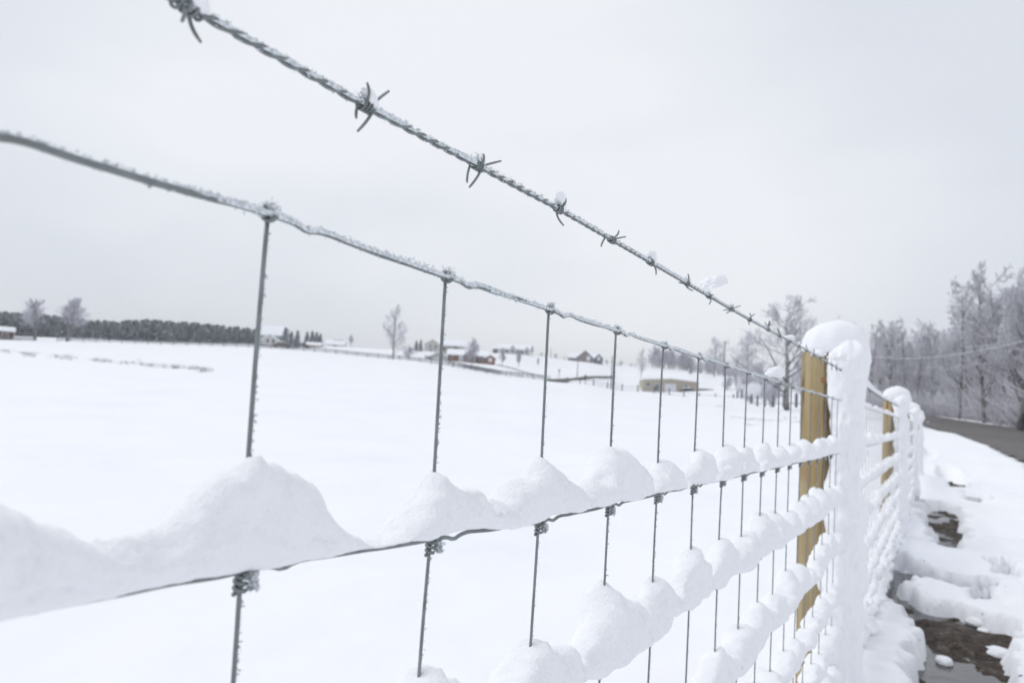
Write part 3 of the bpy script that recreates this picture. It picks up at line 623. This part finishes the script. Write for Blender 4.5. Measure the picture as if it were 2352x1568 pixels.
# undergrowth: twigs nobody could count
mb = MB()
for k in range(9000):
    px = rs.uniform(1970, 2660); t0 = np.interp(px, [1975, 2150, 2352, 2640], [117, 99, 56, 37])+rs.rand()**1.3*34
    x, y = place(px, t0); x0 = x+rs.randn()*.6; z0 = -1.75
    h = rs.uniform(.8, 2.6)+3.2*rs.rand()**3; d = np.array([rs.randn()*.5, rs.randn()*.5, 1.0])
    P = [np.array([x0, y, z0]), np.array([x0, y, z0])+d*h*.5+rs.randn(3)*.15, np.array([x0, y, z0])+d*h+rs.randn(3)*.3]
    mb.tube(P, [.03, .022, .010], 3)
    for j in range(3):
        q_ = P[1]+rs.randn(3)*.2; mb.tube([q_, q_+np.array([rs.randn()*.6, rs.randn()*.6, abs(rs.randn())*.5+.15])], [.016, .011], 3)
tag(mb.build('undergrowth', M_twig), 'tangle of frosted brush along the foot of the wood', 'brush', kind='stuff')

# conifers on the far left skyline
def conifer(seed, h=7.0, w_=2.0):
    rs = np.random.RandomState(seed); T = MB(); T.tube([(0, 0, -.5), (0, 0, h*.9)], [.14, .03], 6); Cn = MB()
    for k in range(1500):
        f = rs.rand()**.8; z = h*(.06+.94*f); rm = w_*(1-f)**.75*(.8+.35*math.sin(f*40+seed)); a = rs.rand()*6.283; r = rm*(.25+.8*rs.rand()); c = np.array([r*math.cos(a), r*math.sin(a), z-.25*r])
        o_ = np.array([math.cos(a), math.sin(a), -.35+rs.randn()*.25]); s_ = np.array([-math.sin(a), math.cos(a), rs.randn()*.3]); l = .30+.25*rs.rand(); b = .11+.1*rs.rand()
        Cn.add([c-o_*l*.4, c+s_*b, c+o_*l, c-s_*b+np.array([0, 0, -.06])], [(0, 1, 2), (0, 2, 3)])
    a = T.build('trunk', M_bark); b = Cn.build('crown', M_needle, smooth=False); _P['con%d' % seed] = (a.data, b.data); bpy.data.objects.remove(a); bpy.data.objects.remove(b)
for s in (1, 2, 3): conifer(s)
topy = lambda px: np.interp(px, [-40, 0, 60, 120, 190, 260, 330, 450, 520, 590], [712, 716, 718, 724, 734, 738, 733, 742, 748, 755])
botz = []
for row in range(3):
    n = 46
    for k in range(n):
        px = -60+660*(k+rs.uniform(.1, .9))/n; t0 = 205+row*9+rs.uniform(-3, 3)
        if row == 0 and px > 120 and px < 185 and k % 2: continue
        x, y = place(px, t0); z = gz(x, y); want = hgt(px, topy(px)+(0 if row else rs.uniform(3, 12))+rs.uniform(-2, 2), t0)-z; s = max(want, 2.5)/7.0
        put_tree('con%d' % (1+k % 3), x, y, s, rs.rand()*6.28, 'snow-dusted dark evergreen in the %s of the long skyline windbreak' % ['front row', 'middle row', 'back row'][row], 'evergreens of the skyline windbreak', 'conifer', sx=1.75, z=z)
for px, t0, s, lb in [(650, 178, .75, 'frosted evergreen just right of the white-roofed house'), (664, 180, .62, 'middle evergreen right of the white-roofed house'), (678, 181, .66, 'third frosted evergreen right of the white-roofed house'), (700, 208, .62, 'left one of the dark evergreens behind the low tan shed'), (712, 208, .66, 'second dark evergreen behind the low tan shed'), (722, 208, .62, 'third dark evergreen behind the low tan shed'), (731, 208, .56, 'right one of the dark evergreens behind the low tan shed'),
     (952, 240, .55, 'small evergreen left of the beige house'), (962, 240, .6, 'small evergreen touching the beige house'), (1585, 230, .42, 'single small dark evergreen on the slope above the tan shed')]:
    x, y = place(px, t0); put_tree('con%d' % (1+int(px) % 3), x, y, s, px, lb, None, 'conifer', sx=1.1)
# far bare woods on the right skyline
for k in range(26):
    px = 1490+230*(k+rs.rand()*.8)/26; t0 = rs.uniform(290, 325); x, y = place(px, t0); put_tree('bush', x, y, rs.uniform(1.9, 2.5)*(1 if px < 1590 else .75), rs.rand()*6, 'distant grey tree in the clump on the right skyline', 'distant trees on the right skyline', 'bare_tree', sx=.9)
for k in range(9):
    px = [1240, 1249, 1272, 1293, 1392, 1417, 1424, 1447, 1456][k]; x, y = place(px, 285); put_tree('bush', x, y, [.5, .3, .6, .35, .5, .25, .6, .4, .3][k], k, ['small bush on the skyline between the two far houses', 'dim bush on the skyline right of the farthest house'][k > 3], 'skyline bushes left of the far brown house' if k <= 3 else 'skyline bushes right of the far brown house', 'bush', 'bush')

# ------------------------------------------------------------------ buildings
M_bw = flat('beige_siding', (.58, .56, .50)); M_gw = flat('stone_grey_siding', (.46, .46, .44)); M_brick = mat('red_brick', (.29, .15, .115), .85, noise=(3, (.23, .12, .09), .4, .7)); M_cream = flat('cream_siding', (.62, .62, .60))
M_brown = flat('brown_siding', (.27, .235, .235)); M_tan = flat('tan_metal', (.46, .42, .345)); M_barn = flat('dark_barn_red', (.12, .065, .065)); M_white = flat('white_paint', (.75, .77, .8)); M_roof = mat('snowy_roof', (.87, .885, .92), .9, bump=(2, .4, .05))
M_slate = flat('slate_grey', (.18, .2, .23)); M_shade = flat('porch_brown', (.2, .16, .15))
class House:
    def __init__(s, name, label, cat, px, py, t):
        s.px, s.py, s.t = px, py, t; s.k = t/FPX; p = at(px, py, t); s.e = empty(name, tuple(p), -math.atan2(p[0], p[1])*(1.0 if px < 5 else .5)); tag(s.e, label, cat)
        s.q = 1/math.cos(math.atan2(p[0], p[1]))**0
    def X(s, px): return (px-s.px)*s.k
    def Z(s, py): return (s.py-py)*s.k
    def block(s, x0, x1, yb, ye, yr, kind, wall, depth=8, y0=0, over=.35, part='wall', rpart='roof', roof=None, th=.28):
        """x0,x1,yb,ye,yr in photo px at this house's distance: sides, base, eave, ridge; kind: front = gable faces the viewer, side = eave faces the viewer"""
        a, b = s.X(x0), s.X(x1); zb, ze, zr = s.Z(yb)-1.5, s.Z(ye), s.Z(yr); y1 = y0+depth; w_ = MB(); r = MB(); m_ = (a+b)/2; ym = (y0+y1)/2
        if kind == 'front':
            w_.add([(a, y0, zb), (b, y0, zb), (b, y0, ze), (m_, y0, zr), (a, y0, ze), (a, y1, zb), (b, y1, zb), (b, y1, ze), (m_, y1, zr), (a, y1, ze)],
                   [(0, 1, 2, 3, 4), (9, 8, 7, 6, 5), (0, 5, 6, 1), (1, 6, 7, 2), (0, 4, 9, 5), (4, 3, 8, 9), (3, 2, 7, 8)])
            sl_ = (zr-ze)/(m_-a)
            for sgn, e in ((-1, a), (1, b)):
                p0 = (m_, zr+.01); p1 = (e+sgn*over, ze-over*sl_+.01)
                r.add([(p0[0], y0-over, p0[1]), (p1[0], y0-over, p1[1]), (p1[0], y0-over, p1[1]+th), (p0[0], y0-over, p0[1]+th), (p0[0], y1+over, p0[1]), (p1[0], y1+over, p1[1]), (p1[0], y1+over, p1[1]+th), (p0[0], y1+over, p0[1]+th)],
                      [(0, 1, 2, 3), (7, 6, 5, 4), (1, 5, 6, 2), (3, 2, 6, 7), (0, 4, 5, 1)])
        else:
            w_.add([(a, y0, zb), (b, y0, zb), (b, y0, ze), (a, y0, ze), (a, y1, zb), (b, y1, zb), (b, y1, ze), (a, y1, ze), (a, ym, zr), (b, ym, zr)],
                   [(0, 1, 2, 3), (5, 4, 7, 6), (1, 5, 6, 9, 2), (4, 0, 3, 8, 7), (3, 2, 9, 8), (7, 8, 9, 6)])
            sl_ = (zr-ze)/(ym-y0)
            for sgn, e in ((-1, y0), (1, y1)):
                p0 = (ym, zr+.01); p1 = (e+sgn*over, ze-over*sl_+.01)
                r.add([(a-over, p0[0], p0[1]), (a-over, p1[0], p1[1]), (a-over, p1[0], p1[1]+th), (a-over, p0[0], p0[1]+th), (b+over, p0[0], p0[1]), (b+over, p1[0], p1[1]), (b+over, p1[0], p1[1]+th), (b+over, p0[0], p0[1]+th)],
                      [(3, 2, 1, 0), (4, 5, 6, 7), (2, 6, 5, 1), (3, 7, 6, 2), (1, 5, 4, 0)])
        w_.build(part, wall, s.e, False); r.build(rpart, roof or M_roof, s.e, False)
    def rect(s, name, x0, x1, yt, yb, m, y=0.0, d=.08, frame=True):
        a, b, z0, z1 = s.X(x0), s.X(x1), s.Z(yb), s.Z(yt); f = MB(); f.box(a, b, y-d, y-.003, z0, z1); o = f.build(name, m, s.e, False)
        if frame:
            g_ = MB(); e = .1
            for q_ in ((a-e, a, z0-e, z1+e), (b, b+e, z0-e, z1+e), (a, b, z1, z1+e), (a, b, z0-e, z0)): g_.box(q_[0], q_[1], y-d-.03, y-.004, q_[2], q_[3])
            g_.build('frame', M_white, o, False)
h = House('barn', 'dark red barn with a snowy roof at the far left edge', 'barn', 0, 783, 152)
h.block(-90, 24, 783, 760, 751, 'side', M_barn, 9, 0); h.rect('door', 2, 14, 765, 783, M_shade)
h = House('house', 'white-roofed two-storey house hidden partly by the first stay wire', 'house', 618, 796, 190)
h.block(590, 648, 796, 768, 746, 'side', M_gw, 9, 1.5); h.block(604, 636, 796, 780, 768, 'front', M_cream, 3, -1.2, part='porch_wall', rpart='porch_roof')
h.rect('window', 613, 619, 779, 787, M_dark, -1.2); h.rect('window', 625, 631, 779, 787, M_dark, -1.2); h.rect('window', 596, 601, 772, 779, M_dark, 1.5); h.rect('window', 638, 644, 772, 779, M_dark, 1.5)
h = House('shed', 'low tan shed with a thick snowy roof in front of dark evergreens', 'shed', 719, 797, 200)
h.block(704, 734, 797, 792.5, 787, 'side', M_tan, 5, 0); h.rect('door', 712, 722, 793.5, 797, M_shade, frame=False)
h = House('barn', 'long white-roofed barn on the skyline with a slate strip along the ridge', 'barn', 768, 797, 262)
h.block(748, 788, 797, 791, 781, 'side', M_white, 9, 0); m_ = MB(); m_.box(h.X(762), h.X(784), 4.2, 4.8, h.Z(782), h.Z(779)); m_.build('ridge_vent', M_slate, h.e, False); h.rect('door', 765, 773, 792.5, 797, M_slate, frame=False)
h = House('house', 'beige two-storey house with a big front gable on the hill', 'house', 1020, 806, 235)
h.block(1000, 1066, 810, 792, 778, 'side', M_bw, 9, 2.0); h.block(975, 1011, 810, 792, 781, 'front', M_bw, 8, -.5, part='gable_wall', rpart='gable_roof')
h.rect('window', 1040, 1052, 795, 802, M_dark, 2.0); h.rect('window', 985, 991, 794, 801, M_dark, -.5); h.rect('window', 998, 1003, 794, 801, M_dark, -.5); h.rect('porch', 1012, 1022, 793.5, 804, M_shade, 2.0, frame=False); h.rect('window', 1026, 1034, 795, 802, M_dark, 2.0); m_ = MB(); m_.box(h.X(1011), h.X(1016), 6, 7, h.Z(782), h.Z(776)); m_.build('chimney', M_slate, h.e, False)
h.rect('porch', 1036, 1060, 793.2, 794.6, M_shade, 2.0, .12, frame=False)
h = House('garage', 'stone-coloured garage with a wide gable below the beige house', 'garage', 1000, 831, 180)
h.block(991, 1023, 831, 816, 808, 'front', M_gw, 8, 0); h.block(975, 992, 831, 818, 809, 'side', M_gw, 7, .6, part='side_wall', rpart='side_roof'); h.rect('garage_door', 998, 1012, 820, 831, M_cream); h.rect('door', 985, 989, 820, 830, M_shade, .6, frame=False)
h = House('house', 'long red brick bungalow with white snow roof and a gabled right wing', 'house', 1085, 831, 185)
h.block(1027, 1116, 831, 816.5, 804, 'side', M_brick, 9, .8); h.block(1115, 1137, 832, 820, 813.5, 'front', M_brick, 9, -.8, part='wing_wall', rpart='wing_roof'); h.block(1064, 1094, 831, 817, 807, 'front', M_brown, 4, -.6, part='porch_wall', rpart='porch_roof')
h.rect('window', 1122, 1129, 821, 828, M_white, -.8); h.rect('garage_door', 1054, 1063, 818, 830, M_white, .8); h.rect('window', 1100, 1107, 819, 826, M_dark, .8); h.rect('door', 1110, 1113, 819, 831, M_shade, .8); h.rect('window', 1075, 1083, 818, 826, M_dark, -.6); h.rect('window', 1033, 1039, 819, 825, M_dark, .8)
h = House('house', 'cream house with two small front gables on the hilltop', 'house', 1175, 812, 260)
h.block(1142, 1217, 813, 801, 788.5, 'side', M_cream, 12, 2.5); h.block(1131, 1142, 813, 802, 797, 'side', M_shade, 8, 3.5, part='side_wall', rpart='side_roof')
h.block(1169, 1185, 812, 802, 792.5, 'front', M_cream, 4, 0, part='gable_wall', rpart='gable_roof'); h.block(1202, 1218, 812, 803, 795, 'front', M_cream, 4, 0, part='gable_wall', rpart='gable_roof'); h.rect('porch', 1185.5, 1201.5, 804, 807.5, M_slate, 2.3, .1, frame=False)
for a, b in ((1174, 1180), (1207, 1212), (1150, 1156), (1161, 1166)): h.rect('window', a, b, 803, 809, M_dark, 0 if a in (1174, 1207) else 2.5)
h = House('house', 'brown steep-gabled house alone on the skyline with a dark tower wing', 'house', 1345, 830, 262)
h.block(1306, 1385, 831, 822, 809, 'side', M_brown, 9, 3); h.block(1322, 1365, 830, 823, 804.5, 'front', M_brown, 7, 0, part='gable_wall', rpart='gable_roof', over=.2, th=.18); h.block(1366, 1384, 830, 820, 811, 'front', M_slate, 5, .4, part='tower_wall', rpart='tower_roof')
h.rect('window', 1347, 1355, 818, 827, M_white); h.rect('window', 1330, 1336, 820, 826, M_dark); h.rect('window', 1372, 1378, 818, 825, M_white, .4)
h = House('shed', 'long tan metal shed with pale roller doors beyond the post-and-rail fence', 'shed', 1540, 902, 170)
h.block(1478, 1602, 902, 874.5, 870, 'front', M_tan, 14, 0, over=.15, th=.10); h.rect('roller_door', 1527, 1551, 882, 899, M_white, d=.06); h.rect('door', 1504, 1514, 884, 899, M_slate, d=.06); h.rect('window', 1484, 1494, 882, 888, M_dark); h.rect('window', 1570, 1578, 882, 888, M_dark)
h = House('shed', 'small snow-buried shed with a rounded grey end by the bare tree', 'shed', 1738, 914, 100)
h.rect('drift_box', 1706, 1750, 884, 914, M_white, 1.0, .9, frame=False)
m_ = MB(); a = np.linspace(0, math.pi, 14); rr_ = .55
R = []
for yv in (0.0, .02, 3.6, 3.62):
    k_ = .97 if yv in (0.0, 3.62) else 1; R.append(np.stack([h.X(1736)+np.cos(a)*1.72*k_, np.full(14, yv), h.Z(914)+np.sin(a)**.8*2.15*k_-.1], 1))
m_.rings(np.array(R)); m_.build('snow_roof', M_roof, h.e)
m_ = MB(); R = []
for yv in (-.12, -.05): R.append(np.stack([h.X(1755)+np.cos(a)*.55, np.full(14, yv), h.Z(910)+np.sin(a)*1.6], 1))
m_.rings(np.array(R)); m_.build('end_wall', M_slate if False else flat('pale_grey_metal', (.36, .39, .42)), h.e)

# parked cars
M_black = mat('dark_paint', (.03, .035, .045), .3); M_red = mat('red_paint', (.45, .08, .045), .35); M_tyre = mat('tyre', (.02, .02, .02), .8)
def car(px, t, m, rz, lb, s=1.0):
    x, y = place(px, t); e = empty('parked_car', (x, y, gz(x, y)), rz); e.scale = (s, s, s); tag(e, lb, 'car')
    pr = [(-2.1, .35), (-2.15, .75), (-1.9, .95), (-1.3, 1.0), (-.9, 1.42), (.6, 1.45), (1.15, 1.0), (1.95, .88), (2.15, .65), (2.1, .35)]
    b = MB(); R = []
    for yv, k in ((-.85, .93), (-.78, 1), (.78, 1), (.85, .93)): R.append([(px_*k, yv*(1 if z < 1.05 else .85), z*(1 if k == 1 else .97)) for px_, z in pr])
    b.rings(np.array(R)); b.build('body', m, e)
    g_ = MB(); g_.add([(-1.0, -.82, 1.02), (.95, -.82, 1.02), (.5, -.76, 1.38), (-.8, -.76, 1.38), (-1.0, -.78, 1.02), (.95, -.78, 1.02), (.5, -.72, 1.38), (-.8, -.72, 1.38)], [(0, 1, 2, 3), (7, 6, 5, 4), (0, 4, 5, 1), (2, 6, 7, 3), (1, 5, 6, 2), (3, 7, 4, 0)]); g_.build('window', M_dark, e, False)
    for wx in (-1.35, 1.35):
        for wy in (-.8, .8):
            a = np.arange(16)*math.pi/8; w_ = MB(); R = [np.stack([wx+np.cos(a)*q_, 0*a+wy+d_, .33+np.sin(a)*q_], 1) for d_, q_ in ((-.1, .2), (-.1, .33), (.1, .33), (.1, .2))]; w_.rings(np.array(R)); w_.build('wheel', M_tyre, e)
    sn = blob('snow_cover', (-.15, 0, 1.46), (1.0, .75, .14), 4, .12, 1.4, M_snow2, -.3, (14, 20)); sn.parent = e
car(1580, 158, M_black, .1, 'black snow-topped car parked before the tan metal shed')
car(1616, 160, M_slate, .2, 'dark grey car parked right of the tan metal shed')
car(1631, 163, M_red, 1.4, 'red car parked behind the dark grey one', .9)
car(643, 172, M_shade, .3, 'brown car in front of the white-roofed house')
car(690, 186, M_shade, .1, 'dark brown car left of the low tan shed')

# ------------------------------------------------------------------ far fences, poles, cables
def interp_path(pts, n):
    P = np.array([place(*p) for p in pts]); d = np.r_[0, np.cumsum(np.linalg.norm(np.diff(P, axis=0), axis=1))]; s = np.linspace(0, d[-1], n); return np.stack([np.interp(s, d, P[:, 0]), np.interp(s, d, P[:, 1])], 1), d[-1]
def board_fence(pts, sp, hh, rails, lb, pr=.07, rh=.065, tilt=0):
    _, Ln = interp_path(pts, 2); n = int(Ln/sp)+1; P, _ = interp_path(pts, n); e = empty('rail_fence', (P[0][0], P[0][1], gz(*P[0]))); tag(e, lb, 'fence'); inv = Matrix.Translation(-Vector(e.location)); Z = H(P[:, 0], P[:, 1])
    objs = []
    for k in range(n):
        m_ = MB(); a = np.arange(8)*math.pi/4; R = [np.stack([P[k][0]+pr*np.cos(a), P[k][1]+pr*np.sin(a), 0*a+z_], 1) for z_ in (Z[k]-.3, Z[k]+hh*random.uniform(.94, 1.06))]; m_.rings(np.array(R)); objs.append(m_.build('post', M_rail, smooth=False))
    for r_ in rails:
        m_ = MB()
        for k in range(n-1):
            a = P[k]; b = P[k+1]; za, zb = Z[k]+r_, Z[k+1]+r_; t_ = (b-a)/np.linalg.norm(b-a); nn = np.array([-t_[1], t_[0]])*.03
            m_.add([(a[0]-nn[0], a[1]-nn[1], za-rh), (b[0]-nn[0], b[1]-nn[1], zb-rh), (b[0]-nn[0], b[1]-nn[1], zb+rh), (a[0]-nn[0], a[1]-nn[1], za+rh), (a[0]+nn[0], a[1]+nn[1], za-rh), (b[0]+nn[0], b[1]+nn[1], zb-rh), (b[0]+nn[0], b[1]+nn[1], zb+rh), (a[0]+nn[0], a[1]+nn[1], za+rh)], [(0, 1, 2, 3), (7, 6, 5, 4), (3, 2, 6, 7), (0, 4, 5, 1)])
        objs.append(m_.build('rail', M_rail, smooth=False))
    for o in objs: o.parent = e; o.matrix_parent_inverse = inv
board_fence([(128, 151), (300, 153), (450, 156), (600, 158), (750, 155), (900, 150), (960, 147), (1080, 142), (1176, 138), (1252, 134)], 2.6, 1.05, (.35, .65, .92), 'long grey board fence along the far edge of the field')
board_fence([(-60, 149), (74, 150)], 2.6, .8, (.25, .5, .7), 'short dark board fence beside the red barn')
board_fence([(1028, 158), (1080, 148), (1130, 142), (1190, 139)], 2.6, 1.0, (.35, .65, .9), 'second board fence running down from the brick house')
board_fence([(1140, 178), (1180, 170), (1215, 160), (1262, 150)], 2.8, .55, (.3, .45), 'low distant fence below the egg-shaped trees', .05, .05)
board_fence([(1302, 134), (1428, 125), (1518, 120), (1594, 114), (1651, 110), (1685, 108)], 3.1, 1.15, (.25, .8), 'post and wire fence across the slope before the tan shed', .10, .02)
board_fence([(1685, 108), (1745, 80), (1800, 66), (1905, 50)], 5.2, 1.25, (.35,), 'near field fence of dark posts beside the bare tree', .12, .03)
def pole(px, t, ytop, lb, r=.13, arm=False):
    x, y = place(px, t); z = gz(x, y); top = hgt(px, ytop, t); e = empty('utility_pole', (x, y, z)); tag(e, lb, 'pole')
    m_ = MB(); m_.tube([(0, 0, -.5), (0, 0, (top-z)*.5), (0, 0, top-z)], [r, r*.9, r*.75], 8); m_.build('shaft', M_rail, e)
    if arm: m_ = MB(); m_.box(-.9, .9, -.06, .06, top-z-.7, top-z-.55); m_.build('crossarm', M_rail, e, False)
pole(1404, 126, 817, 'thin grey pole at the post and wire fence below the brown house'); pole(1325, 170, 829, 'pale pole by the bend of the brown lane', .1); pole(1661, 200, 782, 'tall utility pole between two frosted trees', .22, True)
pole(1262, 262, 800, 'short distant pole on the skyline between two houses', .12)
def sign(px, t, s, lb):
    x, y = place(px, t); e = empty('mailbox', (x, y, gz(x, y))); tag(e, lb, 'mailbox'); m_ = MB(); m_.box(-.06, .06, -.06, .06, -.3, .9*s); m_.build('post', M_rail, e, False)
    m_ = MB(); a = np.linspace(0, math.pi, 8); R = [np.stack([np.r_[.22, np.cos(a)*.22, -.22], np.full(10, yv), np.r_[.9*s, .9*s+.25+np.sin(a)*.2, .9*s]], 1) for yv in (-.3, .35)]; m_.rings(np.array(R)); m_.build('box', M_slate, e)
sign(1283, 165, 1.6, 'small mailbox on a post above the brown lane'); sign(1344, 128, 1.5, 'mailbox on a post among the far fence posts')
for k, (a, b, lb) in enumerate([((1985, 816, 95), (2620, 716, 34), 'lower snow-coated overhead cable crossing in front of the wood'), ((2180, 786, 92), (2620, 746, 36), 'upper snow-coated overhead cable fading among the trees')]):
    p, q_ = at(*a), at(*b); s = np.linspace(0, 1, 60)[:, None]; P = p+(q_-p)*s; P[:, 2] -= 1.2*np.sin(s[:, 0]*math.pi); m_ = MB(); m_.tube(P, .035, 6); tag(m_.build('overhead_cable', flat('icy_cable', (.62, .62, .66))), lb, 'cable')

# ------------------------------------------------------------------ weeds poking through the field snow
rs = np.random.RandomState(3); mb = MB()
def tuft(x, y, h, n, sp):
    z = gz(x, y)
    for k in range(n):
        b = np.array([x+rs.randn()*sp, y+rs.randn()*sp, z-.03]); d = np.array([rs.randn()*.35, rs.randn()*.35, 1])*h*rs.uniform(.4, 1.1); mb.tube([b, b+d*.6, b+d+np.array([rs.randn()*.1*h, 0, -.1*h])], [.012, .010, .006], 3)
for px, py, wd in [(10, 816, 10), (55, 818, 12), (70, 820, 10), (140, 826, 10), (155, 829, 8), (225, 833, 14), (240, 834, 8), (300, 838, 14), (335, 846, 12), (375, 850, 20), (410, 852, 14), (450, 856, 10), (470, 858, 8)]:
    for k in range(11):
        t0 = np.interp(px, [0, 480], [70, 46])+rs.randn()*2.6; x, y = place(px+rs.randn()*wd*.9, t0); tuft(x, y, .30, 6, .2)
for px, t0 in [(1700, 40), (1722, 37), (1740, 38), (1760, 36), (1790, 38), (1830, 37), (1815, 42), (1660, 55), (1735, 32)]:
    for k in range(5): x, y = place(px+rs.randn()*10, t0+rs.randn()*.6); tuft(x, y, .10, 7, .15)
for px, py in [(585, 1225), (925, 975), (1090, 1068), (560, 940), (900, 1095), (120, 1150)]:
    r = ray(px, py); t_ = -1.15/r[2]; x, y = (r*t_)[:2]
    if 2 < y < 60: tuft(x, y, .03, 3, .02)
tag(mb.build('dry_weeds', M_grass), 'broken line of dry frosted weeds poking through the snowy field', 'weeds', kind='stuff')

# ------------------------------------------------------------------ haze in the air
m = bpy.data.materials.new('haze'); m.use_nodes = True; t = m.node_tree; t.nodes.clear()
ho = t.nodes.new('ShaderNodeOutputMaterial'); hv = t.nodes.new('ShaderNodeVolumePrincipled'); t.links.new(hv.outputs[0], ho.inputs['Volume'])
hv.inputs['Color'].default_value = (.99, .99, 1, 1); hv.inputs['Density'].default_value = .00065
mb = MB(); mb.box(-940, 940, -940, 940, -14, 26); tag(mb.build('haze', m, smooth=False), kind='stuff')
